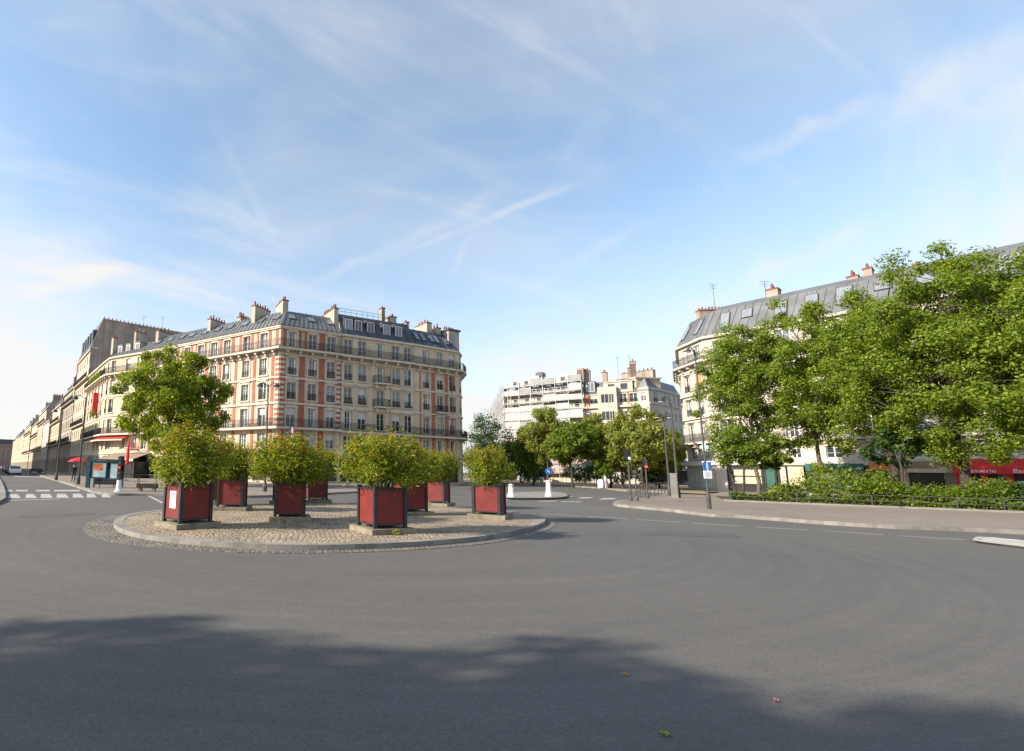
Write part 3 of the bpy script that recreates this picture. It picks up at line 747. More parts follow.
for px, gl in ((344, 'glass_lit'), (359.5, 'glass'), (372, 'glass'), (388, 'glass_lit'), (400, 'glass_lit')):
    u = max(1.2, F.u_px(px, 20.4)); dormer(b2, F, u, -.35, 19.35, 1.25, 2.0, glass=gl)
chimney(ro, F, F.L - 2.1, -1.6, -4.4, 20.8, 22.9, .9, pots=4); chimney(ro, F, F.L - 3.6, -1.8, -2.6, 21, 24.0, .5, 'party_wall', 1, .4)
mb = MB()
for z in (22.6, 23.0): F.box(mb, .5, F.L - 3.6, -1.75, -1.71, z, z + .03, 'iron_grey')
for k in range(9): u = .5 + k * (F.L - 4.1) / 8; F.box(mb, u - .015, u + .015, -1.75, -1.72, 22.05, 23.03, 'iron_grey')
mb.build('roof_railing', b2)
# ---- cream building with orange brick strips
P3_ = [P2_[1], Vector((18.3, 67.4)), Vector((19.3, 69.6)), Vector((20.0, 77.0))]
b3 = thing('apartment_building', 'narrow cream house with orange brick strips at the right end of its terrace', 'building', (*P3_[0], 0), 'apartment buildings round the square')
F = Fac(P3_[0], P3_[1]); us3 = [F.u_px(p, 13) for p in (426, 440, 452.3)]
wb = MB(); tb = MB(); holes = []
for i, u in enumerate(us3):
    for fl in ('F1', 'F2', 'F3', 'F4', 'F5'): holes.append((u - .55, u + .55, *FL[fl], fl, i))
    holes.append((u - .9, u + .9, .3, 3.2, 'shop', i))
wall(wb, F, 0, EAVE, holes, 'stone_warm')
for h in holes:
    put_window(b3, F, (h[0] + h[1]) / 2, h[2], h[3], 1.1, 'shop' if h[4] == 'shop' else random.choice(WN), .8 if h[4] in ('F3', 'F4') else None)
    if h[4] in ('F2', 'F3', 'F4'):
        F.box(tb, h[0] - .18, h[0] - .012, -.02, .05, h[2], h[3] + .1, 'stone_trim'); F.box(tb, h[1] + .012, h[1] + .18, -.02, .05, h[2], h[3] + .1, 'stone_trim'); F.box(tb, h[0] - .25, h[1] + .25, -.02, .15, h[3] + .12, h[3] + .3, 'stone_trim')
for q in range(1, 3):
    Fq = Fac(P3_[q], P3_[q + 1]); hq = []
    for fl in ('F2', 'F3', 'F4', 'F5'):
        for u in ([Fq.L / 2] if q == 1 else [Fq.L * .3, Fq.L * .72]): hq.append((u - .5, u + .5, *FL[fl]))
    wall(wb, Fq, 0, EAVE, hq, 'stone_warm')
    for h in hq:
        put_window(b3, Fq, (h[0] + h[1]) / 2, h[2], h[3], 1.0, 'dark', .8)
for z0, z1, d in ((3.55, 3.8, .12), (9.4, 9.6, .15), (12.5, 12.7, .15), (15.35, 15.5, .1), (18.72, 18.98, .2)): cornice(tb, P3_, z0, z1, d, 'stone_trim')
wb.build('wall', b3); tb.build('stone_trim', b3)
for lo, hi in zip([.15] + us3, us3 + [F.L - .3]):
    mb = MB(); m_ = (lo + hi) / 2; 
    w_ = .62 if lo in us3 and hi in us3 else .22
    if hi == F.L - .3: m_ = hi - .9
    for z0, z1 in ((3.85, 6.2), (6.6, 9.38), (9.62, 12.48), (12.72, 15.33)): F.box(mb, m_ - w_ / 2, m_ + w_ / 2, -.02, .03, z0, z1, 'brick_orange')
    mb.build('brick_strip', b3)
sl = slab(P3_, 6.25, 6.5, .75, b3, corb=False); rails(P3_, .68, 6.5, sl, 1.0)
sl = slab(P3_, 15.85, 16.1, .8, b3, gap=1.5); rails(P3_, .73, 16.1, sl)
mb = MB(); F.box(mb, us3[1] - .95, us3[1] + .95, -.02, .6, 9.66, 9.85, 'stone_trim'); sl = mb.build('balcony', b3); railing(F, sl, us3[1] - .93, us3[1] + .93, .58, 9.85, .9)
RP3 = [(-.1, 18.99), (1.9, 21.7)]
ro = shell(b3, P3_, EAVE, RP3, 11, 'stone_warm', 'slate', 'slate', seam_gap=1.1)
for k in (.16, .30, .48, .60, .82): skylight(ro, F, F.L * k, RP3[0][0], RP3[0][1], RP3[1][0], RP3[1][1], .3, .78, .75)
chimney(ro, F, .6, -2, -3, 21, 22.6, .5, 'party_wall', 1, .5); chimney(ro, F, F.L * .55, -1.9, -4.6, 20.5, 23.1, .9, pots=4); chimney(ro, F, F.L * .80, -2.2, -5, 20.5, 22.7, .8, pots=4)
mb = MB(); F.box(mb, F.L - .9, F.L + 1.1, -3.2, -.9, 18.99, 22.2, 'render_cream'); F.box(mb, F.L - 1.1, F.L + 1.3, -3.4, -.7, 22.2, 22.45, 'slate')
for k in range(5): mb.tube(F.p(F.L - .7 + k * .4, -2, 22.45), F.p(F.L - .7 + k * .4, -2, 23.1), .12, .1, 'terracotta', 6)
F.box(mb, F.L - .6, F.L + .3, -.9, -.87, 20.2, 21.7, 'glass_lit')
mb.build('roof_turret', b3)

# ---- cream building at the street corner (cafe below)
b0 = thing('apartment_building', 'cream corner house over the cafe, red canopy under its first balcony', 'building', (*Q, 0), 'apartment buildings round the square')
E0 = Q + SD * 19
P0_ = [E0, Q + SD * 1.6, Q + Vector((.95, -1.1)) * .9, LEFT_END]
wb = MB(); tb = MB()
for k in range(3):
    F = Fac(P0_[k], P0_[k + 1])
    us = {0: [2.2, 5.4, 8.6, 11.8, 15.2], 1: [F.L / 2], 2: [F.u_px(p, 13) for p in (111.5, 126)] + [F.L - 1.3]}[k]
    holes = []
    for u in us:
        for fl in ('F1', 'F2', 'F3', 'F4', 'F5'): holes.append((u - .56, u + .56, *FL[fl], fl))
        holes.append((u - 1.0, u + 1.0, .2, 3.3, 'shop')) if F.L > 3 else None
    wall(wb, F, 0, EAVE, holes, 'stone_warm')
    for h in holes:
        put_window(b0, F, (h[0] + h[1]) / 2, h[2], h[3], h[1] - h[0], 'shop' if h[4] == 'shop' else random.choice(WN), .8 if h[4] in ('F3', 'F4') else None)
        if h[4] in ('F3', 'F4'): F.box(tb, h[0] - .2, h[1] + .2, -.02, .14, h[2] - .15, h[2] - .01, 'stone_trim'); F.box(tb, h[0] - .2, h[1] + .2, -.02, .12, h[3] + .1, h[3] + .25, 'stone_trim')
for z0, z1, d in ((3.55, 3.8, .12), (9.4, 9.6, .12), (12.5, 12.7, .12), (15.35, 15.5, .1), (18.72, 18.98, .25)): cornice(tb, P0_, z0, z1, d, 'stone_trim')
wb.build('wall', b0); tb.build('stone_trim', b0)
sl = slab(P0_, 6.42, 6.66, .75, b0, corb=False); rails(P0_, .68, 6.66, sl)
sl = slab(P0_, 15.9, 16.15, .85, b0); rails(P0_, .78, 16.15, sl)
mb = MB(); Pc = [Q + SD * 9, P0_[1], P0_[2], P0_[2] + (LEFT_END - P0_[2]).normalized() * 6.0]
oc = [miter(Pc, k, 1.25) for k in range(4)]
for k in range(3):
    a, b = Pc[k], Pc[k + 1]; c, d = oc[k + 1], oc[k]
    mb.quad((*d, 5.75), (*c, 5.75), (*b, 6.35), (*a, 6.35), 'red_cloth'); mb.quad((*d, 5.55), (*c, 5.55), (*c, 5.75), (*d, 5.75), 'stone_trim')
mb.build('red_canopy', b0)
RP0 = [(-.25, 19.0), (2.3, 21.3)]
ro = shell(b0, P0_, EAVE, RP0, 11, 'stone_warm', 'zinc', 'zinc_seam')
F = Fac(P0_[2], P0_[3])
for px in (116, 124, 133.5): dormer(b0, F, F.u_px(px, 20), -.7, 19.45, 1.1, 1.5, face='render_cream')
chimney(ro, F, F.u_px(107, 21), -.9, -1.8, 19.8, 22.6, .5, pots=2); chimney(ro, F, F.u_px(129, 21), -1.0, -3, 20, 22.9, .4, pots=3)
for px in (128, 143, 170): 
    pass
mb = MB(); F0 = Fac(P0_[0], P0_[1]); 
F0.box(mb, 13.2, 13.5, .15, 1.0, 10.4, 14.0, 'red_vivid'); mb.build('vertical_sign', b0)
# awning and dark glazed terrace of the cafe
UE = F.L + 3.2
mb = MB(); mb.quad(F.p(3.4, 3.2, 2.75), F.p(UE, 3.2, 2.75), F.p(UE, .3, 3.75), F.p(3.4, .3, 3.75), 'brown_cloth'); F.box(mb, 3.4, UE, 3.18, 3.22, 2.45, 2.75, 'stone_trim'); mb.build('cafe_awning', b0)
mb = MB(); F.box(mb, 1.2, UE - .1, .3, 2.9, .14, 2.4, 'shop_dark'); F.box(mb, -.5, 3.3, .3, 3.1, 2.7, 2.95, 'iron'); F.box(mb, -.4, 3.2, .4, 2.9, .14, 2.69, 'shop_dark')
for k in range(6): F.box(mb, 1.3 + k * 1.9, 1.38 + k * 1.9, 2.9, 2.96, .14, 2.4, 'bark')
for k in range(3): F.box(mb, 4.6 + k * 2.1, 5.3 + k * 2.1, 2.905, 2.93, 1.0 + .2 * (k % 2), 1.9, 'poster_pale')
mb.build('terrace_room', b0)

# ---- houses along the long street
def street_house(u0, u1, eave, top, wallm, roofm, label, setb=0., wz=3.1, nf=None, chim=2, dorm=True, bal=True):
    A = Q + SD * u1 + SN * setb; B = Q + SD * u0 + SN * setb
    rootp = thing('terrace_house', label, 'building', (*B, 0), 'houses along the street')
    F = Fac(A, B); holes = []; nb = max(2, int(F.L / 2.9)); nf = nf or int((eave - 3.6) / wz)
    for i in range(nb):
        u = (i + .5) * F.L / nb
        for k in range(nf):
            z = 4.1 + k * wz; holes.append((u - .55, u + .55, z, z + 1.95, k))
        holes.append((u - 1., u + 1., .2, 3.1, -1))
    wb = MB(); wall(wb, F, 0, eave, holes, wallm); 
    for h in holes:
        put_window(rootp, F, (h[0] + h[1]) / 2, h[2], h[3], h[1] - h[0], 'shop' if h[4] < 0 else random.choice(WN), None)
    for z in [3.55] + [3.75 + wz * k for k in range(1, nf)]: cornice(wb, [A, B], z, z + .18, .14, wallm)
    cornice(wb, [A, B], eave - .25, eave, .35, wallm)
    wb.build('wall', rootp)
    if bal:
        for k in (1, nf - 1):
            z = 4.0 + wz * k; s_ = slab([A, B], z - .2, z, .6, rootp, wallm, False); rails([A, B], .55, z, s_)
    ro = shell(rootp, [A, B], eave, [(-.2, eave + .01), (1.6, top)], 13, wallm, roofm)
    if dorm:
        for i in range(nb): dormer(rootp, F, (i + .5) * F.L / nb, -.5, eave + .35, 1.1, 1.5)
    for i in range(chim): chimney(ro, F, F.L * (.12 + .8 * i / max(1, chim - 1)), -1.5, -6, eave + 1, top + 1.6, .6, 'party_wall', 6)
    return rootp, F, ro
# tall house with the bare gable wall
A = Q + SD * 37; B = Q + SD * 19.02
b4 = thing('tall_house', 'tall grey street house with a bare brown gable wall above the corner roof', 'building', (*B, 0), 'houses along the street')
F = Fac(A, B); holes = []
for i in range(6):
    u = (i + .5) * F.L / 6
    for k in range(7): holes.append((u - .55, u + .55, 4.1 + 2.95 * k, 6.0 + 2.95 * k, k))
    holes.append((u - 1, u + 1, .2, 3.1, -1))
wb = MB(); wall(wb, F, 0, 24.6, holes, 'stone_cream')
for h in holes: put_window(b4, F, (h[0] + h[1]) / 2, h[2], h[3], h[1] - h[0], 'shop' if h[4] < 0 else random.choice(WN))
for z in (3.5, 9.6, 18.6, 24.2): cornice(wb, [A, B], z, z + .25, .3, 'stone_cream')
wb.build('wall', b4)
for z in (9.85, 18.85): s_ = slab([A, B], z - .18, z + .02, .6, b4, 'stone_cream', False); rails([A, B], .55, z + .02, s_)
ro = shell(b4, [A, B], 24.6, [(-.2, 24.62), (1.45, 30.6)], 22, 'stone_cream', 'slate')
for k in range(5): 
    mb = MB(); F.box(mb, 3.0 + k * 3.1, 4.6 + k * 3.1, -1.5, -.1, 25.0, 28.6, 'slate'); mb.build('roof_dormer', b4)
mb = MB(); Fg = Fac(B, B - SN * 22)
Fg.box(mb, 0, 1.2, -.9, .05, 24.5, 24.9, 'stone_cream'); Fg.box(mb, 8.3, 9.8, -.02, .25, 25.6, 30.2, 'render_cream'); Fg.box(mb, 1.5, 21.9, -.3, .06, 30.62, 30.95, 'party_wall')
for k in range(18): mb.tube(Fg.p(1.8 + k * .75, -.15, 30.95), Fg.p(1.8 + k * .75, -.15, 31.35), .11, .09, 'terracotta', 6)
Fg.box(mb, 14.5, 18.5, .0, .7, 24, 28.9, 'party_wall'); mb.build('gable_stack', b4)
antenna(ro, Fg.p(9.5, -1, 30.9), 2.4); antenna(ro, Fg.p(13.4, -1, 30.9), 3.0)
street_house(37.05, 58, 19.5, 22.6, 'stone_grey', 'slate', 'grey stone street house beside the tall house with the gable')
street_house(58.05, 80, 17.5, 20.2, 'stone_beige', 'zinc_dark', 'beige street house, third along the street from the cafe corner', .4)
street_house(80.05, 102, 15.0, 16.2, 'stone_white', 'zinc_dark', 'low whitewashed street house, brightest front of the street row', .8, dorm=False, bal=False)
street_house(102.05, 135, 20.5, 23.8, 'stone_beige', 'slate', 'tall dark roofed street house just beyond the low white one', .2)
street_house(135.05, 175, 18.5, 21.6, 'stone_cream', 'slate', 'yellowish street house midway down the long street row')
street_house(175.05, 225, 20.0, 23.0, 'stone_beige', 'zinc_dark', 'wide beige street house far down the long street', .3, chim=3)
street_house(225.05, 290, 19.0, 22.0, 'stone_warm', 'slate', 'last but one visible house of the long street row', chim=3, bal=False)
street_house(290.05, 400, 20.0, 23.0, 'stone_beige', 'slate', 'farthest house of the long street row, a pale sliver', chim=4, bal=False)
# end of the street
A = Q + SD * 440 + SN * 60; B = Q + SD * 440 - SN * 10
be = thing('terrace_house', 'pinkish brown house closing the far end of the long street', 'building', (*A, 0)); F = Fac(A, B)
wb = MB(); holes = [(u - .6, u + .6, z, z + 2, 0) for u in np.arange(2, F.L - 1, 3.2) for z in (4.2, 7.4, 10.6, 13.8)]
mat('brick_far', (.30, .19, .15), .9, var=.15); wall(wb, F, 0, 20, [], 'brick_far'); wb.build('wall', be)
for h in holes[:96]:
    put_window(be, F, (h[0] + h[1]) / 2, h[2], h[3], 1.2, 'lit').location += Vector((*F.n, 0)) * .3
shell(be, [A, B], 20, [(-.2, 20.01), (2.5, 24)], 14, 'brick_far', 'slate')
# the row across the street, beyond the left edge of the frame (it shades the street)
for k, (t0, t1, hh, lab) in enumerate(((-32, -14, 19, 'cream house across the street from the cafe corner'), (-50, -32.05, 17, 'second house across the street, beyond the frame'), (-95, -50.05, 18, 'third house across the street, beyond the frame'), (-160, -95.05, 17, 'fourth house across the street, beyond the frame'))):
    O = Q + SN * 21
    A = O - SD * t1; B = O - SD * t0
    rr = thing('terrace_house', lab, 'building', (*A, 0)); F = Fac(A, B); mb = MB(); wall(mb, F, 0, hh, [], 'stone_cream'); 
    for z in (3.6, 9.6, 15.): cornice(mb, [A, B], z, z + .25, .3, 'stone_trim')
    mb.build('wall', rr)
    for i in range(int(F.L / 3.2)):
        for z in (4.3, 7.4, 10.5): put_window(rr, F, 1.6 + i * 3.2, z, z + 2, 1.15, 'dark').location += Vector((*F.n, 0)) * .3
    shell(rr, [A, B], hh, [(-.2, hh + .01), (2, hh + 3)], 12, 'stone_cream', 'zinc')

# ---- building under scaffold sheeting
S1 = col_at(513, 104).xy; S2 = col_at(588.5, 94).xy; S0 = col_at(497, 150).xy
bs = thing('apartment_building', 'apartment block wrapped in white sheeting and scaffolding behind the trees', 'building', (*S1, 0), 'apartment buildings round the square')
PS = [S0, S1, S2]
wb = MB()
for a, b in zip(PS[:-1], PS[1:]): wall(wb, Fac(a, b), 0, 20.6, [], 'stone_cream')
wb.build('wall', bs)
ro = shell(bs, PS, 20.6, [(0, 20.6), (1.5, 22.6)], 14, 'stone_cream', 'zinc')
for k in range(2):
    F = Fac(PS[k], PS[k + 1]); sc = MB(); D = 1.3
    nv = int(F.L / 2.4)
    for i in range(nv + 1):
        u = i * F.L / nv
        sc.tube(F.p(u, D, 0), F.p(u, D, 22.8), .05, .05, 'steel', 5); sc.tube(F.p(u, .3, 0), F.p(u, .3, 22.8), .05, .05, 'steel', 5)
    z = 2.0
    while z < 22.5:
        F.box(sc, 0, F.L, .2, D, z, z + .09, 'steel')
        for zz in (.5, 1.0): F.box(sc, 0, F.L, D - .03, D + .03, z + zz, z + zz + .05, 'steel')
        sh = MB(); top = z > 15.5; mm = 'sheet_white' if (z > 8.5 or k == 0) else 'sheet_pink'
        for i in range(nv):
            u = i * F.L / nv; q = random.random()
            hh = (random.choice((1.1, 1.3, 1.5)) if top else random.choice((1.65, 1.72, 1.78))) if q < (.62 if top else .90) else .22
            if True:
                F.box(sh, u - (.75 if k == 1 and i == 0 else 0), u + F.L / nv + (.75 if k == 0 and i == nv - 1 else 0), D + .06, D + .085, z + .13, z + .13 + hh, mm if random.random() < .72 else 'sheet_grey')
            F.box(sc, u - .04, u + .04, D + .09, D + .15, z, z + 2.0, 'steel')
            if top or q >= .9:
                pk = MB(); F.box(pk, u + .7, u + 1.6, .0, .04, z + .2, z + 1.6, 'glass'); F.box(pk, u + .6, u + 1.7, .0, .03, z + .1, z + 1.7, 'frame_white'); pk.build('window', bs)
        if sh.v: sh.build('sheeting', bs)
        z += 2.0
    sc.build('scaffold', bs)
bs.scale = (1, 1, .91)
F = Fac(S1, S2); mb = MB()
for u, w_, h_ in ((1, 2.2, 1.0), (4.6, 1.5, 2.0), (8.4, 2.4, 1.1), (12.2, 2.4, 2.2)): F.box(mb, u, u + w_, -4, -.6, 22, 22.6 + h_, 'sheet_white')
F.box(mb, F.L - 1.2, F.L - .02, -5, -.6, 20.6, 25.2, 'party_wall'); F.box(mb, 5.2, 6.6, -3.2, -1.2, 24.62, 25.5, 'iron_grey'); mb.build('chimney', ro)

# ---- cream nineteen-thirties block with bay windows
T1 = S2 + Vector((.05, -.05)); T2 = col_at(644, 89).xy; T3 = col_at(655, 87.5).xy; T4 = col_at(668, 89.5).xy; T5 = col_at(687, 95).xy
PT = [T1, T2, T3, T4, T5]
ba = thing('apartment_building', 'cream block with bay windows and orange brick top floor behind the trees', 'building', (*T1, 0), 'apartment buildings round the square')
wb = MB(); tb = MB()
for k in range(4):
    F = Fac(PT[k], PT[k + 1]); holes = []
    if k == 0: us = [F.u_px(p, 15) for p in (594, 605.5, 612, 623.5, 634)]
    elif k == 1: us = [F.L * .5]
    elif k == 2: us = [F.L * .52]
    else: us = [F.L * f for f in (.15, .4, .65, .9)]
    for i, u in enumerate(us):
        w_ = 1.3 if k in (0, 2) else .8
        if k == 0 and i == 2: w_ = .8
        for z in (1.0, 4.0, 7.0, 10.0, 13.0, 16.6): holes.append((u - w_ / 2, u + w_ / 2, z, z + 1.75))
    wall(wb, F, 0, 19.4 if k else 18.7, holes, 'stone_bright')
    for h in holes: put_window(ba, F, (h[0] + h[1]) / 2, h[2], h[3], h[1] - h[0], random.choice(['dark', 'dark', 'curtain', 'half']), .7 if k in (0, 2) else None)
    if k == 0:
        for a, b in ((F.L * .01, F.L * .2), (F.L * .55, F.L * .97)):
            for z0 in (16.1,): F.box(tb, a, b, -.02, .03, z0, 18.6, 'brick_orange') if False else None
        ob = MB()
        for a, b in ((.1, us[0] - .75), (us[0] + .75, us[1] - 1.8), (us[2] + 1.6, us[3] - .75), (us[3] + .75, us[4] - .75), (us[4] + .75, F.L - .1)):
            if b > a: F.box(ob, a, b, -.02, .04, 16.2, 18.6, 'brick_orange')
        ob.build('brick_panel', ba)
        mb = MB(); F.box(mb, us[1] - 1.2, us[2] + .9, 0, .9, 3.4, 19.9, 'stone_bright')
        for z in (4.0, 7.0, 10.0, 13.0, 16.6):
            for c, w_ in ((us[1], 1.2), (us[2], .75)):
                F.box(mb, c - w_ / 2, c + w_ / 2, .88, .905, z, z + 1.75, 'glass'); F.box(mb, c - .03, c + .03, .9, .925, z, z + 1.75, 'frame_white')
        mb.build('bay_window', ba)
        for z in (3.6, 9.7): 
            s_ = MB(); F.box(s_, us[1] - 1.2, us[2] + .9, .92, 1.5, z, z + .15, 'stone_bright'); s_ = s_.build('balcony', ba); railing(F, s_, us[1] - 1.1, us[2] + .85, 1.45, z + .15, .95)
        cornice(tb, [T1, T2], 15.6, 15.95, .45, 'stone_trim')
    if k == 2:
        for z in (6.5, 9.5, 12.5):
            s_ = MB(); F.box(s_, us[0] - 1.2, us[0] + 1.2, .02, 1.1, z, z + .18, 'stone_bright'); s_ = s_.build('balcony', ba); railing(F, s_, us[0] - 1.15, us[0] + 1.15, 1.05, z + .18, .95)
cornice(tb, [T3, T4, T5], 16.0, 16.2, .2, 'stone_trim')
wb.build('wall', ba); tb.build('stone_trim', ba); ba.scale = (1, 1, .93)
ro = shell(ba, PT, 18.7, [(-.1, 18.71), (.9, 21.3)], 15, 'stone_bright', 'zinc_dark', party='stone_grey')
F = Fac(T1, T2); mb = MB(); F.box(mb, 3.4, 8.2, -2.5, .15, 18.72, 20.9, 'stone_bright'); F.box(mb, 3.2, 8.4, -2.6, .3, 20.9, 21.1, 'stone_trim')
for c in (4.7, 6.8): F.box(mb, c - .55, c + .55, .16, .18, 19.3, 20.5, 'glass')
mb.build('attic', ba)
dormer(ba, F, F.L * .75, .1, 19.1, 1.9, 2.2, face='zinc_dark'); dormer(ba, F, F.L * .13, .1, 19.1, 1.7, 2.2, face='zinc_dark')
mb = MB(); Fx = Fac(T2, T4); Fx.box(mb, -.2, Fx.L, -4, .0, 19.5, 21.4, 'stone_beige'); Fx.box(mb, -.4, Fx.L + .2, -4.2, .25, 21.4, 21.65, 'stone_trim'); mb.build('attic', ba)
for u, z in ((.6, 24.2), (3.6, 23.4), (8.0, 23.9), (9.8, 25.2), (13.2, 24.6)): chimney(ro, F, min(u, F.L - .5), -1.6, -3.6, 21.5, z, .9, 'party_wall', 3)
antenna(ro, F.p(F.L - 3, -2, 22.3), 4.4); antenna(ro, F.p(F.L - 1, -2.4, 22.3), 4.4)
chimney(ro, Fac(T4, T5), 6, -3, -9, 21, 24.6, 1.2, 'party_wall', 8)

# ---- long pale building on the right
G0 = col_at(689, 68).xy; G1 = col_at(689.5, 60.6).xy; G2 = Vector((44.3, 55.5)); G3 = G2 + Vector((.573, -.82)) * 30
PR = [G0, G1, G2, G3]
br = thing('apartment_building', 'long white stone building with grey mansard behind the garden trees', 'building', (*G2, 0), 'apartment buildings round the square')
FR = dict(F1=(3.75, 5.3), F2=(5.95, 8.1), F3=(9.1, 11.0), F4=(12.1, 14.1), F5=(15.6, 17.5))
wb = MB(); tb = MB()
for k in range(3):
    F = Fac(PR[k], PR[k + 1]); holes = []
    us = {0: [F.L * .5], 1: [1.35, 3.75], 2: [1.5 + 2.75 * i for i in range(10)]}[k]
    for i, u in enumerate(us):
        for fl in FR: holes.append((u - .58, u + .58, *FR[fl], fl))
        if k == 2 or i == 9: holes.append((u - 1.0, u + 1.0, .3, 2.9, 'shop'))
    wall(wb, F, 0, 18.2, holes, 'stone_bright')
    for h in holes:
        st = 'shop' if h[4] == 'shop' else random.choice(WN)
        if k == 1 and h[4] == 'F4' and h[0] > 2: st = 'orange'
        put_window(br, F, (h[0] + h[1]) / 2, h[2], h[3], h[1] - h[0], st, .8 if h[4] in ('F3', 'F4') else None)
        if h[4] in ('F2', 'F3', 'F4'):
            F.box(tb, h[0] - .18, h[0] - .012, -.02, .06, h[2], h[3] + .1, 'stone_bright'); F.box(tb, h[1] + .012, h[1] + .18, -.02, .06, h[2], h[3] + .1, 'stone_bright')
            F.box(tb, h[0] - .28, h[1] + .28, -.02, .2, h[3] + .14, h[3] + .32, 'stone_bright')
for z0, z1, d in ((3.05, 3.5, .35), (5.2, 5.45, .2), (8.6, 8.85, .2), (11.5, 11.75, .25), (14.5, 14.7, .15), (17.9, 18.18, .35)): cornice(tb, PR, z0, z1, d, 'stone_bright')
wb.build('wall', br); tb.build('stone_trim', br)
sl = slab(PR, 15.15, 15.4, .8, br, 'stone_bright', gap=1.4); rails(PR, .73, 15.4, sl)
sl = slab(PR, 5.55, 5.8, .7, br, 'stone_bright', gap=1.4); rails(PR, .63, 5.8, sl, m='iron_grey')
RPR = [(-.2, 18.2), (1.5, 21.4), (3.2, 22.3)]
ro = shell(br, PR, 18.2, RPR, 12, 'stone_bright', 'zinc_dark', 'zinc_dark', seam_gap=.75)
F = Fac(PR[1], PR[2])
for u in (.9, 3.6): skylight(ro, F, u, RPR[0][0], RPR[0][1], RPR[1][0], RPR[1][1], .22, .80, .75, 'skylight_pane')
F = Fac(PR[2], PR[3])
for px, f0, f1, w_ in ((723, .2, .82, .9), (745, .45, .82, 1.0), (779, .25, .85, 1.05), (810, .25, .85, 1.05), (843, .25, .9, 1.2), (882, .5, .82, 1.2), (925, .3, .85, 1.1), (1010, .35, .85, 1.2)):
    skylight(ro, F, F.u_px(px, 19.8), RPR[0][0], RPR[0][1], RPR[1][0], RPR[1][1], f0, f1, w_, 'skylight_pane')
Fk = Fac(PR[1], PR[2]); chimney(ro, Fk, .3, -2.5, -6.0, 20.5, 22.9, .7, 'party_wall', 9, .4)
for px, py, c, w_ in ((764, 287, 3, 1.0), (862, 266, 2, .6), (846, 274, 3, .8), (912, 262, 1, .4), (930, 262, 3, .8)):
    u = F.u_px(px, 22.5); chimney(ro, F, u, -3.0, -4.4, 21, z_at(F.p(u, -3.0, 0), py) - .3, w_, 'party_wall', c, .5)
antenna(ro, F.p(.6, -3.2, 22.2), 3.2); antenna(ro, F.p(5.4, -3.2, 22.2), 2.0)
# shop fronts of that building
mb = MB(); Fk.box(mb, .0, Fk.L, .02, .22, .14, 3.0, 'stone_white'); Fk.box(mb, -.1, Fk.L + .1, .02, .75, 3.0, 3.5, 'sign_white')
for u0, u1, m in ((.9, 2.1, 'poster_pale'), (2.9, 4.8, 'poster_pale')): Fk.box(mb, u0, u1, .221, .25, .5, 2.6, m)
mb.build('pharmacy_front', br)
mb = MB(); F.box(mb, .1, 1.1, .02, .2, .14, 3.0, 'stone_white'); F.box(mb, 1.2, 5.5, .02, .12, .14, 3.0, 'shop_dark'); F.box(mb, 4.5, 5.3, .125, .25, .14, 3.0, 'green_sign'); F.box(mb, 1.6, 4.2, .13, .2, .9, 2.7, 'black')
F.box(mb, 1.75, 4.05, .21, .23, 1.9, 2.55, 'stone_warm'); F.box(mb, 1.75, 4.05, .21, .23, 1.05, 1.75, 'stone_warm'); F.box(mb, 6.2, 7.4, .02, .2, .14, 2.9, 'stone_warm'); mb.build('pharmacy_front', br)
mb = MB(); F.box(mb, 7.6, 11.6, .36, .5, 2.5, 3.2, 'teal'); F.box(mb, 7.9, 11.2, .02, .12, .4, 2.3, 'glass_lit'); mb.build('shop_sign', br)
mb = MB(); F.box(mb, 12.0, 13.6, .36, .55, 2.6, 3.3, 'poster_orange'); F.box(mb, 13.9, 18.4, .36, 1.4, 2.4, 2.75, 'stone_warm'); F.box(mb, 13.9, 18.4, .36, .5, 2.76, 3.4, 'brown_cloth'); mb.build('shop_sign', br)
# red brasserie front with its lettering
mb = MB(); a0 = F.u_px(954, 3.0); a1 = a0 + 9.2
DA = 2.0
mb.quad(F.p(a0, DA, 2.85), F.p(a1, DA, 2.85), F.p(a1, .4, 3.6), F.p(a0, .4, 3.6), 'red_cloth'); F.box(mb, a0, a1, DA - .04, DA + .04, 2.35, 2.85, 'red_vivid')
mb.add([F.p(a0, DA, 2.85), F.p(a0, .4, 3.6), F.p(a0, .4, 2.7)], [(0, 1, 2)], 'red_cloth')
for k in range(8): F.box(mb, a0 + .1 + k * 1.2, a0 + .5 + k * 1.2, DA - .3, DA - .2, .14, 2.35, 'red_cloth')
for k in range(7): F.box(mb, a0 + .65 + k * 1.2, a0 + 1.15 + k * 1.2, DA - .4, DA - .32, 1.6, 1.8, 'sign_white')
F.box(mb, a0, a1, .36, DA - .4, .0, 1.0, 'shop_dark')
aw = mb.build('brasserie_awning', br)
def lettering(text, F, u, d, z, size, m, parent, name='lettering'):
    cu_ = bpy.data.curves.new(name, 'FONT'); cu_.body = text; cu_.size = size; cu_.extrude = .012
    to = bpy.data.objects.new(name, cu_); COL.objects.link(to)
    dg = bpy.context.evaluated_depsgraph_get(); me = bpy.data.meshes.new_from_object(to.evaluated_get(dg)); bpy.data.objects.remove(to)
    me.materials.clear(); me.materials.append(MATS[m])
    M = Matrix(((F.d.x, 0, F.n.x, 0), (F.d.y, 0, F.n.y, 0), (0, 1, 0, 0), (0, 0, 0, 1))); me.transform(M)
    o = bpy.data.objects.new(name, me); COL.objects.link(o); o.parent = parent
    o.location = F.p(u, d, z) - Vector(parent['_o']); return o
lettering('Brasserie', F, a0 + .45, DA + .05, 2.45, .45, 'sign_white', aw); lettering('Bar', F, a0 + 2.9, DA + .05, 2.45, .45, 'sign_white', aw); lettering('& N', F, a0 + 4.0, DA + .05, 2.45, .45, 'sign_white', aw)

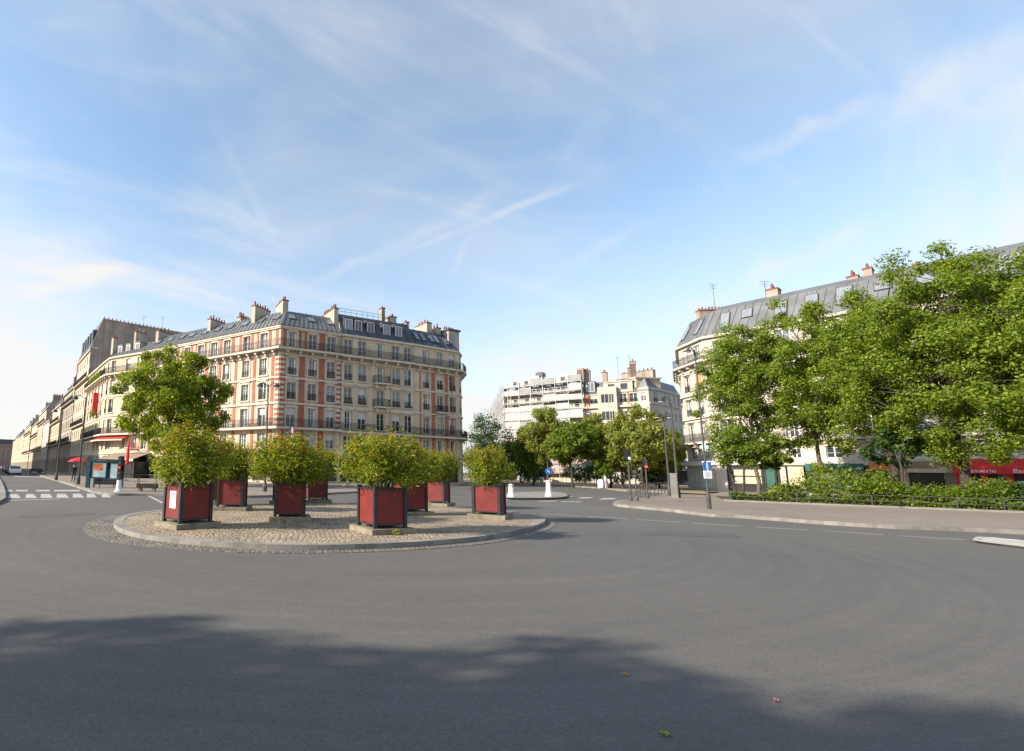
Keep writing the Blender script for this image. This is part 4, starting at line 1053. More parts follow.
# ------------------------------------------------------------------ vegetation
def leaf_cloud(name, C, size, matnames, midx, parent, aspect=.55, seed=0, upbias=.5, out=None):
    rng = np.random.default_rng(seed); n = len(C)
    nrm = rng.normal(size=(n, 3)); nrm[:, 2] += upbias
    if out is not None: nrm += out
    nrm /= np.linalg.norm(nrm, axis=1)[:, None] + 1e-9
    t = rng.normal(size=(n, 3)); t -= (t * nrm).sum(1)[:, None] * nrm; t /= np.linalg.norm(t, axis=1)[:, None] + 1e-9
    b = np.cross(nrm, t); s = size * rng.uniform(.6, 1.35, n)[:, None]
    fold = nrm * s * .12
    V = np.stack([C - t * s * .5, C + b * s * aspect * .5 + fold, C + t * s * .5, C - b * s * aspect * .5 + fold], 1).reshape(-1, 3)
    me = bpy.data.meshes.new(name); me.vertices.add(4 * n); me.vertices.foreach_set('co', V.astype(np.float32).ravel())
    me.loops.add(4 * n); me.loops.foreach_set('vertex_index', np.arange(4 * n, dtype=np.int32))
    me.polygons.add(n); me.polygons.foreach_set('loop_start', np.arange(0, 4 * n, 4, dtype=np.int32)); me.polygons.foreach_set('loop_total', np.full(n, 4, dtype=np.int32))
    for m in matnames: me.materials.append(MATS[m])
    if midx is not None: me.polygons.foreach_set('material_index', midx.astype(np.int32))
    me.update(calc_edges=True)
    o = bpy.data.objects.new(name, me); COL.objects.link(o); o.parent = parent; return o
def limb(mb, pts, r0, r1, m, n=6):
    k = len(pts) - 1
    for i in range(k): mb.tube(pts[i], pts[i + 1], r0 + (r1 - r0) * i / k, r0 + (r1 - r0) * (i + 1) / k, m, n, True)
def tree(name, label, loc, h, rx, z0, seed, leaf='leaf_plane', lsize=.3, nclump=90, per=150, trunk_r=.22, ry=None, bark='bark', group=None, stems=1, lob_a=1.0, lean=(0, 0), sq=1.0, cr=None, skew=(0, 0)):
    rng = np.random.default_rng(seed); ry = ry or rx
    root = lthing(name, label, 'tree', loc, group)
    cz, rz = (h + z0) / 2, (h - z0) / 2
    cen = []; lob = rng.normal(size=(7, 3)); lob /= np.linalg.norm(lob, axis=1)[:, None]; la = rng.uniform(-.22, .2, 7) * lob_a
    while len(cen) < nclump:
        d = rng.normal(size=3); d /= np.linalg.norm(d); r = rng.uniform(0, 1) ** .42
        f = 1 + sum(a * max(0, float(d @ l)) ** 2 for a, l in zip(la, lob)); r *= f * .92
        zt = d[2] * r
        wx = (1 - .25 * max(0, zt)) * (1 if zt > -.5 else 1 - .5 * (-.5 - zt))
        cen.append((d[0] * r * rx * wx + lean[0] + skew[0] * zt, d[1] * r * ry * wx + lean[1] + skew[1] * zt, cz + zt * rz * sq))
    cen = np.array(cen); cr = cr or rx * .23
    L = []; NL = []
    for c in cen:
        q = rng.normal(size=(per, 3)); q /= np.linalg.norm(q, axis=1)[:, None] + 1e-9
        q *= (rng.uniform(0, 1, per) ** .5)[:, None] * cr * rng.uniform(.65, 1.25); q[:, 2] *= .85
        q[:, 2] -= .10 * (q[:, 0] ** 2 + q[:, 1] ** 2) / cr
        L.append(c + q); NL.append(q / (np.linalg.norm(q, axis=1)[:, None] + 1e-6))
    L = np.concatenate(L); NL = np.concatenate(NL); ok_ = L[:, 2] > .25; L = L[ok_]; NL = NL[ok_]
    outv = (L - np.array([lean[0], lean[1], cz])); outv /= np.linalg.norm(outv, axis=1)[:, None] + 1e-6
    mb = MB(); forks = []
    for s in range(stems):
        a = 2 * math.pi * s / max(1, stems) + seed; b0 = Vector((.15 * math.cos(a), .15 * math.sin(a), -.05)) if stems > 1 else Vector((0, 0, -.05))
        ft = Vector((lean[0] * .45 + (rx * .25 * math.cos(a) if stems > 1 else 0), lean[1] * .45 + (ry * .25 * math.sin(a) if stems > 1 else 0), z0 + rz * .35))
        path = [b0]
        for i in range(1, 5):
            f = i / 4; p = b0.lerp(ft, f); p += Vector((rng.normal() * .06, rng.normal() * .06, 0)) * rx * .25; path.append(p)
        limb(mb, path, trunk_r, trunk_r * .62, bark, 9); mb.tube(b0, b0 + Vector((0, 0, .3)), trunk_r * 1.5, trunk_r, bark, 9); forks.append(path[-1])
        topz = Vector((lean[0] + rng.normal() * .2, lean[1] + rng.normal() * .2, cz + rz * .55)); limb(mb, [path[-1], path[-1].lerp(topz, .5) + Vector((rng.normal() * .2, rng.normal() * .2, 0)), topz], trunk_r * .6, trunk_r * .15, bark, 6)
    idx = rng.permutation(len(cen)); main = []
    for j in idx[:min(12, len(cen))]:
        c = Vector(cen[j]); st = min(forks, key=lambda q: (q - c).length); hgt = rng.uniform(0, .5)
        s0 = st.lerp(Vector((lean[0], lean[1], cz + rz * .5)), hgt); md = s0.lerp(c, .5) + Vector((0, 0, .12 * (c - s0).length)); limb(mb, [s0, md, c], trunk_r * .42, trunk_r * .12, bark, 6); main.append((md, c))
    for j in idx[12:]:
        c = Vector(cen[j]); a = min([m for mm in main for m in mm], key=lambda q: (q - c).length); limb(mb, [a, a.lerp(c, .55) + Vector((0, 0, .06)), c], trunk_r * .14, .015, bark, 4)
    mb.build('trunk', root)
    leaf_cloud('crown', L, lsize, [leaf], None, root, .62, seed, .35, outv * .55 + NL * 1.25)
    return root
TG = 'plane trees of the garden on the right'
def gtree(px, Y, top_y, rx, z0, seed, label, **k):
    p = col_at(px, Y, .12); h = z_at(p, top_y) - .12
    return tree('plane_tree', label, p, h, rx, z0, seed, group=k.pop('group', TG), **k)
gtree(757, 41, 312, 4.4, 3.0, 11, 'pale leafy plane tree at the left end of the garden, nearest the pharmacy', nclump=150, per=260, lsize=.18, trunk_r=.16, cr=.74)
gtree(822, 39, 294, 4.7, 2.5, 12, 'plane tree with rounded top in the middle of the garden', nclump=155, per=270, lsize=.18, trunk_r=.18, cr=.76)
gtree(896, 34, 282, 4.8, 2.6, 13, 'broad plane tree in the garden just left of the red brasserie', nclump=170, per=290, lsize=.17, trunk_r=.24, cr=.78, bark='bark_dark')
gtree(966, 30, 236, 5.2, 2.7, 14, 'tallest plane tree, in front of the red brasserie', nclump=210, per=320, lsize=.165, trunk_r=.26, cr=.82, bark='bark_dark')
gtree(1040, 27.5, 242, 4.6, 2.6, 15, 'plane tree at the right edge beyond the brasserie awning', nclump=175, per=320, lsize=.165, trunk_r=.24, cr=.82, bark='bark_dark')
def stree(px, Y, top_y, rx, z0, seed, label, leaf, **k):
    p = col_at(px, Y, .12); h = z_at(p, top_y) - .12
    return tree(k.pop('name', 'small_tree'), label, p, h, rx, z0, seed, leaf=leaf, **k)
stree(738, 37, 421, 2.0, 2.0, 21, 'low dark green tree with two trunks beside the pharmacy', 'leaf_mid', nclump=45, per=110, lsize=.2, trunk_r=.10, stems=2, bark='bark_dark', group='low trees behind the hedge')
stree(776, 36, 430, 1.7, 1.9, 22, 'low green tree with orange tinged leaves behind the fence', 'leaf_mid', nclump=36, per=110, lsize=.2, trunk_r=.08, bark='bark_dark', group='low trees behind the hedge')
stree(900, 32, 425, 1.9, 2.4, 23, 'thin dark tree with leaning bare stems in the garden', 'leaf_dark', nclump=28, per=100, lsize=.2, trunk_r=.09, stems=3, bark='bark_dark', group='low trees behind the hedge')
stree(169, 44, 345, 5.9, 2.4, 31, 'large bright green tree before the red brick building', 'leaf_corner', name='street_tree', nclump=200, per=210, lsize=.24, trunk_r=.24, sq=1.0, cr=.80, lob_a=.4)
# trees of the square beyond the crossing
MG = 'trees of the square beyond the crossing'
for px, Y, ty, rx, z0, sd_, lf, lab in (
    (488, 88, 416, 5.6, .8, 41, 'leaf_dark', 'dark green tree next to the right end of the terrace'),
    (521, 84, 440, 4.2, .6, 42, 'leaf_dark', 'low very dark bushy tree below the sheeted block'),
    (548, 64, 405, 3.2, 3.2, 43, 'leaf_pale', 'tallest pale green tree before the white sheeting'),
    (572, 60, 420, 3.0, 2.6, 44, 'leaf_mid', 'mid green tree left of the kiosk, with a bare trunk'),
    (597, 64, 413, 3.2, 3.0, 45, 'leaf_pale', 'olive tree behind the blue and red signal'),
    (622, 58, 415, 2.8, 2.6, 46, 'leaf_pale', 'olive tree left of the yellowish rounded one'),
    (642, 55, 410, 3.2, 2.2, 47, 'leaf_pale', 'yellowish rounded tree below the bay windows'),
    (533, 70, 424, 2.8, 1.8, 49, 'leaf_mid', 'short green tree left of the tallest pale one'), (610, 60, 423, 2.6, 2.0, 40, 'leaf_pale', 'short olive tree standing between the two olive trees'), (660, 60, 429, 2.4, 1.8, 39, 'leaf_pale', 'short yellowish tree right of the rounded one'),
    (676, 74, 430, 2.6, 2.0, 48, 'leaf_mid', 'green tree squeezed between the cream block and the white building')):
    p = col_at(px, Y, .12); tree('square_tree', lab, p, z_at(p, ty) - .12, rx * 1.12, z0, sd_, lf, .30, 95, 150, .15, bark='bark_dark', group=MG)
for px, Y, ty, rx, sd_ in ((603, 58, 448, 1.6, 51),):
    p = col_at(px, Y, .12); tree('square_tree', 'small dense cone shaped tree behind the kiosk column', p, z_at(p, ty) - .12, rx, .8, sd_, 'leaf_mid', .22, 40, 80, .09, bark='bark_dark')
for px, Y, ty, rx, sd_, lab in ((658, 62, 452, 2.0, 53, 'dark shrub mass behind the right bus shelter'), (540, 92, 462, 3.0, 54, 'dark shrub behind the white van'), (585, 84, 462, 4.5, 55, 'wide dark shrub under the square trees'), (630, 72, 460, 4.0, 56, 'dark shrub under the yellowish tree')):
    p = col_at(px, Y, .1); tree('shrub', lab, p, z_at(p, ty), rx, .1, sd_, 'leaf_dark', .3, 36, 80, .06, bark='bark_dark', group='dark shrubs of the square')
# trees behind the camera that shade the road
for i, (x, y, h_, rx, sd_, lab) in enumerate(((-23.8, -1.9, 14.0, 3.1, 61, 'tall roadside tree left of the viewpoint, its crown shading the road'), (-20.6, -2.55, 14.0, 3.0, 62, 'tall roadside tree behind the viewpoint, second from the road'), (-18.9, -3.2, 13.8, 2.8, 63, 'tall roadside tree behind the viewpoint, nearest to the road'))):
    tree('roadside_tree', lab, (x, y, .0), h_, rx, 7.4, sd_, 'leaf_plane', .26, 78, 120, .2, cr=.62, group='roadside trees shading the foreground')

# ------------------------------------------------------------------ planters and their shrubs
SZ = .98
def make_planter(label, loc, yaw):
    t = lthing('planter_box', label, 'planter', loc, 'red planter boxes on the island', yaw); h = SZ / 2
    mb = MB(); e = .20; z = .14
    mb.box(-h - e * .75, h + e, -h - .16, h + .2, -.02, z, 'slab_concrete'); mb.build('base_slab', t)
    for k in range(4):
        m_ = MB(); m_.box(-h + .08, h - .08, -h + .03, -h + .075, z + .11, z + 1.0, 'red_paint'); m_.box(-h + .08, h - .08, -h + .015, -h + .085, z + .99, z + 1.04, 'post_grey'); m_.box(-h + .08, h - .08, -h + .015, -h + .085, z + .075, z + .12, 'post_grey')
        o = m_.build('panel', t); o.rotation_euler = (0, 0, k * math.pi / 2)
        p_ = MB(); p_.box(-h - .01, -h + .085, -h - .01, -h + .085, z, z + 1.07, 'post_grey'); p_.box(-h - .02, -h + .095, -h - .02, -h + .095, z + 1.07, z + 1.1, 'post_grey'); o = p_.build('corner_post', t); o.rotation_euler = (0, 0, k * math.pi / 2)
    s_ = MB(); s_.box(-h + .09, h - .09, -h + .09, h - .09, z + .2, z + .93, 'soil'); s_.build('soil', t)
    return t
def bush_mesh(seed, n=10500):
    rng = np.random.default_rng(seed); rx, rz, zc_ = rng.uniform(.90, 1.04), rng.uniform(.72, .86), 1.02
    C = []; tips = []
    ncl = 95
    for i in range(ncl):
        d = rng.normal(size=3); d /= np.linalg.norm(d); r = rng.uniform(0, 1) ** .45
        if d[2] < -.7: d[2] *= .8
        c = np.array([d[0] * rx * r, d[1] * rx * r, zc_ + d[2] * rz * r * (1.0 + .12 * rng.normal())]); c[:2] *= min(1.04, .58 + .55 * max(0, (c[2] - .25) / .75)); tips.append((c, r, d[2]))
    for i in range(26):
        a = rng.uniform(0, 2 * math.pi); q = rng.uniform(.2, 1.05); tips.append((np.array([math.cos(a) * rx * q, math.sin(a) * rx * q, zc_ + rz * rng.uniform(.5, 1.2) * (1.15 - .45 * q)]), 1.1, .6))
    ncl = len(tips)
    per = n // ncl; mi = []
    for c, r, dz in tips:
        k_ = .6 if r > 1 else 1.0; q = rng.normal(size=(per, 3)) * np.array([.13 * k_, .13 * k_, .17]); C.append(c + q)
        pr = .02 + .26 * max(0, min(1, (c[2] - .95) / .8)) * r; mi.append(rng.uniform(size=per) < pr)
    C = np.concatenate(C); mi = np.concatenate(mi); ok = C[:, 2] > .12
    mb = MB()
    for k in range(22):
        a = rng.uniform(0, 2 * math.pi); r_ = rng.uniform(.02, .3); p0 = Vector((r_ * math.cos(a), r_ * math.sin(a), -.12)); c = Vector(tips[rng.integers(ncl)][0]); md = p0.lerp(c, .5) + Vector((0, 0, .12)); limb(mb, [p0, md, c], .016, .006, 'stem', 5)
    return C[ok], mi[ok], mb
BUSH = [bush_mesh(s) for s in (5, 6, 7, 8, 9, 10)]
BM = {}
def bush(label, loc, k, rot, s):
    root = lthing('planter_shrub', label, 'shrub', loc, 'shrubs growing in the planter boxes', rot); root.scale = s
    if k not in BM:
        C, mi, mb = BUSH[k]; o = leaf_cloud('foliage', C, .118, ['leaf_bush', 'leaf_tip'], mi, root, .31, 90 + k, .4, (C - np.array([0, 0, 1.])) * .5); st = mb.build('stems', root); BM[k] = (o.data, st.data)
    else:
        a, b = BM[k]; link_mesh('foliage', a, root, (0, 0, 0)); link_mesh('stems', b, root, (0, 0, 0))
    return root
IZ = .117
PL = [  # label, near corner / front pixel, mode, yaw deg, shrub scale, bush kind, label of shrub
 ('red planter with a white notice on its left side, at the left end', (179, 524), 'c', 44, (1.0, 1.0, 1.06), 0, 'wide shrub with red tips, leftmost on the island, above the white notice'),
 ('red planter second from the left, behind the one with the notice', (229, 507), 'f', -2, (1.08, 1.08, .98), 1, 'broad olive shrub second from the left, behind the leftmost one'),
 ('dark fronted red planter seen face on, at the front left of centre', (289.5, 517), 'f', 6, (1.16, 1.16, 1.02), 2, 'loose yellow green shrub at the front left of centre'),
 ('small looking red planter at the rear, just right of the face on one', (318, 499.6), 'f', 12, (1.12, 1.12, 1.0), 0, 'shrub at the rear, right of the face on planter'),
 ('red planter nearest the viewer with a bright left side', (374.5, 529), 'c', 23.5, (1.0, 1.0, 1.02), 1, 'dense round shrub nearest the viewer, full of red tips'),
 ('red planter half hidden behind the nearest one', (406, 512), 'c', 25, (.95, .95, .95), 2, 'shrub half hidden behind the nearest round one'),
 ('red planter at the rear right, between the half hidden and the rightmost', (434, 503), 'f', -31, (1.0, 1.0, 1.0), 1, 'shrub at the rear right, second from the right'),
 ('rightmost red planter with leaf shadows on its front', (486, 514.5), 'f', -32, (.82, .82, .95), 0, 'compact rounded shrub with orange tips, rightmost on the island'),
 ('red planter almost hidden behind the face on one', (283, 501), 'f', 4, (1.05, 1.05, 1.0), 1, 'shrub almost hidden behind the loose yellow green one'),
 ('red planter almost hidden behind the second from the left', (221, 502), 'f', 6, (.95, .95, .95), 2, 'shrub almost hidden behind the broad olive one')]
PL = [p[:5] + (k,) + p[6:] for p, k in zip(PL, (0, 1, 2, 3, 4, 5, 1, 3, 0, 2))]
for i, (lab, px, mode, yaw, s, kind, blab) in enumerate(PL):
    y_ = R(yaw); a = Vector((math.cos(y_), math.sin(y_), 0)); b = Vector((-math.sin(y_), math.cos(y_), 0))
    p = at(px[0], px[1], IZ + .14); c = p + (a * SZ / 2 + b * SZ / 2 if mode == 'c' else b * SZ / 2); c.z = IZ
    t = make_planter(lab, c, y_)
    if i == 0:
        n_ = MB(); h = SZ / 2; n_.box(-h + .025, -h + .029, -.17, .17, .52, .98, 'sign_white')
        for k in range(5): n_.box(-h + .021, -h + .026, -.12, .12 - .05 * (k % 3), .6 + k * .05, .612 + k * .05, 'frame_pale')
        n_.box(-h + .02, -h + .026, -.1, -.02, .86, .93, 'blue_sign'); n_.build('notice', t)
        fl = lthing('flowers', 'small bed of red flowers at the foot of the leftmost shrub', 'flowers', c + Vector((0, 0, 1.08)), None, y_)
        rng = np.random.default_rng(3); Cq = np.concatenate([rng.normal(size=(120, 3)) * np.array([.07, .05, .04]) + np.array([.30, -.28, .04]), rng.normal(size=(60, 3)) * np.array([.06, .05, .05]) + np.array([-.33, -.1, .08])])
        leaf_cloud('petals', Cq, .05, ['petal_pink', 'leaf_bush'], (rng.uniform(size=180) < .25), fl, .8, 3)
    if i == 4:
        gf = lthing('weed_tuft', 'yellowish weeds growing at the foot of the nearest planter', 'weeds', c - b * .72 - a * -.05 + Vector((0, 0, -.0)), None, y_); rng = np.random.default_rng(8)
        leaf_cloud('foliage', rng.normal(size=(110, 3)) * np.array([.09, .04, .04]) + np.array([0, 0, .05]), .07, ['leaf_yellow'], None, gf, .3, 3)
    bush(blab, c + Vector((0, 0, .90)), kind, R(47 * i + 13), (s[0] * 1.1, s[1] * 1.1, s[2] * .86))

# ------------------------------------------------------------------ garden hedge, fence and shrubs
h0 = at(731, 501.5, .13); h1 = at(1024, 513.2, .13); hd = (h1 - h0); hl = hd.length; hd.normalize(); hn = Vector((hd.y, -hd.x, 0))
if hn.y > 0 or hn.x > 0: hn = -hn if hn.x > 0 else hn
rng = np.random.default_rng(77); HL = hl + 8
hg = lthing('hedge', 'low clipped hedge with uneven yellow patches along the garden kerb', 'hedge', h0)
n = 26000; s = rng.uniform(0, HL, n); hh = .46 + .12 * np.sin(s * 1.3) + .10 * np.sin(s * 3.1 + 1); d = rng.uniform(0, 1.0, n); z = rng.uniform(0, 1, n) ** .7 * hh
bulge = .12 * np.sin(s * 2.2) * np.sin(z * 3)
C = np.outer(s, np.array(hd)) + np.outer(-(d + bulge), np.array(hn)) + np.outer(z, [0, 0, 1]); mi = ((np.sin(s * .9) + rng.normal(size=n) * .5) > 1.25)
leaf_cloud('foliage', C, .13, ['leaf_hedge', 'leaf_yellow'], mi, hg, .6, 5, .4)
fk = MB(); fn = thing('garden_fence', 'low green metal fence standing in the hedge', 'fence', h0)
FH = Fac(h0.xy, (h0 + hd * HL).xy); zf = .13
for z_ in (.35, .68): FH.box(fk, 0, HL, .02, .05, zf + z_, zf + z_ + .035, 'iron_grey')
fk.build('rail', fn)
for k in range(int(HL / 1.6)): q = MB(); FH.box(q, k * 1.6, k * 1.6 + .04, .02, .06, .1, .80, 'iron_grey'); q.build('post', fn)
kb2 = MB(); FH.box(kb2, -.3, HL, -1.2, .12, .1, .24, 'kerb'); struct(kb2.build('garden_edging'))
sl_ = MB(); sl_.add([FH.p(-.2, -1.2, .16), FH.p(HL, -1.2, .16), FH.p(HL, -9.5, .16), FH.p(-.2, -9.5, .16)], [(0, 1, 2, 3)], 'soil'); struct(sl_.build('garden_soil'))
def shrub(u, d, rx, h_, leaf, label, seed, n=2600, ls=.17):
    p = FH.p(u, d, .15); root = lthing('garden_shrub', label, 'shrub', p, 'garden shrubs behind the hedge'); rng = np.random.default_rng(seed)
    cl = rng.normal(size=(26, 3)); cl /= np.linalg.norm(cl, axis=1)[:, None]; cl *= (rng.uniform(0, 1, 26) ** .4)[:, None]; cl = cl * np.array([rx, rx, h_ * .5]) + np.array([0, 0, h_ * .52])
    C = (cl[rng.integers(26, size=n)] + rng.normal(size=(n, 3)) * rx * .2); C = C[C[:, 2] > .02]
    leaf_cloud('foliage', C, ls, [leaf], None, root, .5, seed, .5)
    mb = MB()
    for c in cl[:14]: limb(mb, [(0, 0, -.05), Vector(c) * .55, Vector(c)], .03, .008, 'stem', 4)
    mb.build('stems', root)
for k, (u, d, rx, h_, lf, lab) in enumerate(((3.2, -2.4, .9, 1.2, 'leaf_hedge', 'small green shrub at the left end behind the fence'), (5.2, -2.6, 1.5, 2.1, 'leaf_plane', 'big bright shrub behind the left part of the hedge'), (7.2, -2.8, 1.3, 2.0, 'leaf_plane', 'bright feathery shrub right of the big bright one'), (8.6, -2.6, .9, 1.2, 'leaf_mid', 'small shrub between the feathery shrub and the leaning stems'), (10.2, -2.5, 1.0, 1.1, 'leaf_mid', 'dark low shrub left of the brasserie'), (11.4, -2.4, 1.1, 1.5, 'leaf_mid', 'round shrub before the left end of the brasserie'), (12.6, -2.6, 1.2, 1.3, 'leaf_dark', 'dark shrub below the brasserie awning'), (14.4, -2.8, 1.2, 1.0, 'leaf_dark', 'low dark shrub at the right edge'), (2.4, -.5, .45, .85, 'leaf_yellow', 'small yellow shrub standing in the hedge'))):
    shrub(u, d, rx, h_, lf, lab, 300 + k)

# ------------------------------------------------------------------ street furniture
def lamp_post(label, base, h, arms=((1, .9),), rotz=0., hs=1.0, r=.085, m='iron_grey', group='lamp posts', name='street_lamp'):
    t = lthing(name, label, 'street lamp', base, group, rotz)
    mb = MB(); mb.lathe((0, 0, 0), [(r * 1.9, 0), (r * 1.9, .5), (r + .02, .8), (r, 1.2), (r * .55, h)], m, 10); mb.build('pole', t)
    for s, l in arms:
        mb = MB(); mb.tube((0, 0, h - .25), (s * l * .55, 0, h + .12), .035, .03, m, 6); mb.tube((s * l * .55, 0, h + .12), (s * l, 0, h + .05), .03, .03, m, 6); a = mb.build('arm', t)
        mb = MB(); mb.lathe((s * l, 0, h - .28 * hs), [(.05 * hs, 0), (.22 * hs, .06 * hs), (.24 * hs, .16 * hs), (.10 * hs, .32 * hs), (.03, .36 * hs)], 'iron_grey', 10); mb.lathe((s * l, 0, h - .30 * hs), [(.16 * hs, 0), (.2 * hs, .05 * hs)], 'lamp_glass', 10); mb.build('lamp_head', t)
    return t
p = col_at(265.5, 35, .0); h_ = z_at(p, 384); lamp_post('two armed lamp post before the red brick corner', p, h_, ((1, .62), (-1, .62)))
p = at(78, 484.4, .13); lamp_post('tall dark lamp post by the red awning at the cafe corner', p, z_at(p, 398), ((-1, .9),))
p = at(56, 480.4, .13); lamp_post('distant lamp post on the street pavement left of the red awning', p, z_at(p, 411), ((-1, .8),))
p = at(709.5, 509, .13); lp = lamp_post('leaning tall lamp post carrying the blue pedestrian sign', p, z_at(p, 350) - .1, ((-1, .35),), hs=.6, r=.05, m='iron_grey')
zs_ = [z_at(p, y) - .13 for y in (462, 470.3, 478.5)]
for z_, m, hh in ((zs_[1] + .01, 'blue_sign', zs_[0] - zs_[1] - .01), (zs_[2], 'sign_white', zs_[1] - zs_[2] - .02)):
    mb = MB(); mb.box(-.21, .19, -.13, -.10, z_, z_ + hh, m)
    if m == 'blue_sign':
        c = z_ + hh / 2
        mb.tube((-.01, -.131, c + .13), (-.01, -.136, c + .13), .04, .04, 'sign_white', 10); mb.box(-.05, .03, -.136, -.131, c - .03, c + .085, 'sign_white')
        mb.box(-.05, -.02, -.136, -.131, c - .17, c - .031, 'sign_white'); mb.box(.0, .03, -.136, -.131, c - .17, c - .031, 'sign_white')
    else:
        for k in range(3): mb.box(-.15, .05 + .04 * (k % 2), -.136, -.131, z_ + hh * (.25 + .22 * k), z_ + hh * (.25 + .22 * k) + .03, 'frame_pale')
    mb.build('sign_plate', lp)
p = at(678.5, 497.5, .13); lamp_post('lamp post standing against the grey cabinet', p, z_at(p, 400), ((-1, .7),), r=.08)
p = at(670, 495.8, .13); lamp_post('lamp post just left of the grey cabinet', p, z_at(p, 416), ((-1, .5), (1, .5)), r=.08)
p = at(675, 497.6, .13); t = lthing('utility_cabinet', 'grey street cabinet beside the lamp post on the garden pavement', 'cabinet', p, None, R(-35)); mb = MB(); zt = z_at(p, 472.5) - .13
mb.box(-.22, .22, -.2, .2, 0, zt - .12, 'cabinet'); mb.box(-.25, .25, -.23, .23, zt - .12, zt - .05, 'cabinet'); mb.build('body', t); mb = MB(); mb.box(-.18, .18, -.215, -.2, .3, zt - .3, 'cabinet'); mb.build('door', t)
# pharmacy cross
p = G2 + Vector((-1.2, -.2)); zc_ = z_at(p, 447); t = lthing('pharmacy_cross', 'lit green pharmacy cross hanging from the white building', 'sign', (p.x, p.y, zc_)); mb = MB(); a = .42
mb.box(-a, a, -.06, .06, -a / 3, a / 3, 'cross_glow'); mb.box(-a / 3, a / 3, -.062, .062, -a, a, 'cross_glow'); mb.build('cross', t); mb = MB(); mb.box(a, a + .9, -.03, .03, -.03, .03, 'iron_grey'); mb.build('bracket', t)

def signal(label, base, top_px, heads, rotz=0., sleeve=None, group='traffic signals', r=.055, head_h=.85, name='traffic_light'):
    t = lthing(name, label, 'traffic light', base, group, rotz); h = z_at(base, top_px) - base[2]
    mb = MB(); mb.lathe((0, 0, 0), [(.1, 0), (.1, .12), (r, .3), (r, h)], 'iron_grey', 9); mb.build('post', t)
    if sleeve:
        mb = MB(); mb.lathe((0, 0, 0), [(.24, 0), (.24, .06), (.17, .16), (.15, .5), (.14, sleeve)], 'white_paint', 14); mb.build('bollard_sleeve', t)
    for zf, lampm, dx in heads:
        z = h * zf; mb = MB(); mb.box(dx - .12, dx + .12, -.16, .12, z, z + head_h, 'black'); mb.box(dx - .15, dx + .15, .12, .14, z - .05, z + head_h + .05, 'black'); hd_ = mb.build('signal_head', t)
        for k in range(3):
            mb = MB(); zz = z + head_h * (k + .5) / 3; mb.tube((dx, -.162, zz), (dx, -.172, zz), .085, .085, lampm if (k == 0) else 'iron_grey', 10); mb.tube((dx, -.16, zz + .09), (dx, -.27, zz + .08), .1, .09, 'black', 8, False) if False else None; mb.build('lens', hd_)
    return t
p = at(118.5, 491.6, .13); signal('traffic light in a white bollard on the cafe corner kerb', p, 459, ((.66, 'lamp_red', 0), (.36, 'iron_grey', .0)), R(0), .78)
p = at(631, 501, .13); signal('traffic light with a black head at the pavement tip', p, 448.5, ((.78, 'lamp_green', -.05),), R(10), head_h=.6)
p = at(637, 500.6, .13); signal('thin signal post right of the one at the pavement tip', p, 470, ((.88, 'iron_grey', 0),), R(30), head_h=.22, r=.04)
p = at(648, 498.5, .13); signal('signal post showing red, before the railings', p, 457.5, ((.74, 'lamp_red', 0),), R(-20), head_h=.6)
p = at(656, 493, .1); 
p = at(549, 496.3, .13); t = lthing('keep_right_sign', 'blue keep right sign on a white bollard of the splitter island', 'sign', p); mb = MB(); mb.lathe((0, 0, 0), [(.26, 0), (.26, .1), (.2, .25), (.17, .6), (.16, z_at(p, 480.5) - .13)], 'white_paint', 14); mb.build('bollard', t)
mb = MB(); mb.tube((0, 0, .9), (0, 0, z_at(p, 466)), .04, .04, 'iron_grey', 8); mb.build('post', t); mb = MB(); zz = z_at(p, 471.5) - .13; mb.tube((0, -.06, zz), (0, -.09, zz), .23, .23, 'blue_sign', 20); mb.obox((-.10, -.098, zz + .07), (.16, 0, -.16), (0, .006, 0), (.04, 0, .04), 'sign_white'); mb.build('sign_plate', t)
p = at(511.5, 497, .13); t = lthing('bollard', 'plain white bollard at the left end of the splitter island', 'bollard', p); mb = MB(); mb.lathe((0, 0, 0), [(.25, 0), (.25, .1), (.19, .25), (.165, .6), (.16, z_at(p, 484) - .2), (.1, z_at(p, 484) - .13)], 'white_paint', 14); mb.build('body', t); mb = MB(); mb.lathe((0, 0, z_at(p, 486) - .13), [(.2, 0), (.2, .08)], 'steel', 14); mb.build('band', t)

def bus_shelter(label, base, rotz, L, D, Hh, frame, group, adv=True):
    t = lthing('bus_shelter', label, 'bus shelter', base, group, rotz)
    mb = MB(); mb.box(-L / 2 - .15, L / 2 + .15, -D / 2 - .25, D / 2 + .1, Hh, Hh + .1, frame); mb.box(-L / 2 - .1, L / 2 + .1, -D / 2 - .2, D / 2 + .05, Hh + .1, Hh + .16, 'iron_grey'); mb.build('roof', t)
    for x in (-L / 2, L / 2):
        for y in (-D / 2, D / 2): mb = MB(); mb.box(x - .06, x + .06, y - .06, y + .06, 0, Hh, frame); mb.build('post', t)
    mb = MB(); mb.box(-L / 2 + .06, L / 2 - .06, D / 2 - .015, D / 2 + .015, .35, Hh - .15, 'glass'); mb.box(-L / 2 + .061, L / 2 - .061, D / 2 - .03, D / 2 + .03, .25, .35, frame); mb.build('back_pane', t)
    mb = MB(); mb.box(-L / 2 + .4, L / 2 - .4, D / 2 - .5, D / 2 - .12, .45, .5, 'iron_grey'); mb.box(-L / 2 + .6, -L / 2 + .66, D / 2 - .4, D / 2 - .3, 0, .45, 'iron_grey'); mb.box(L / 2 - .66, L / 2 - .6, D / 2 - .4, D / 2 - .3, 0, .45, 'iron_grey'); mb.build('bench', t)
    return t
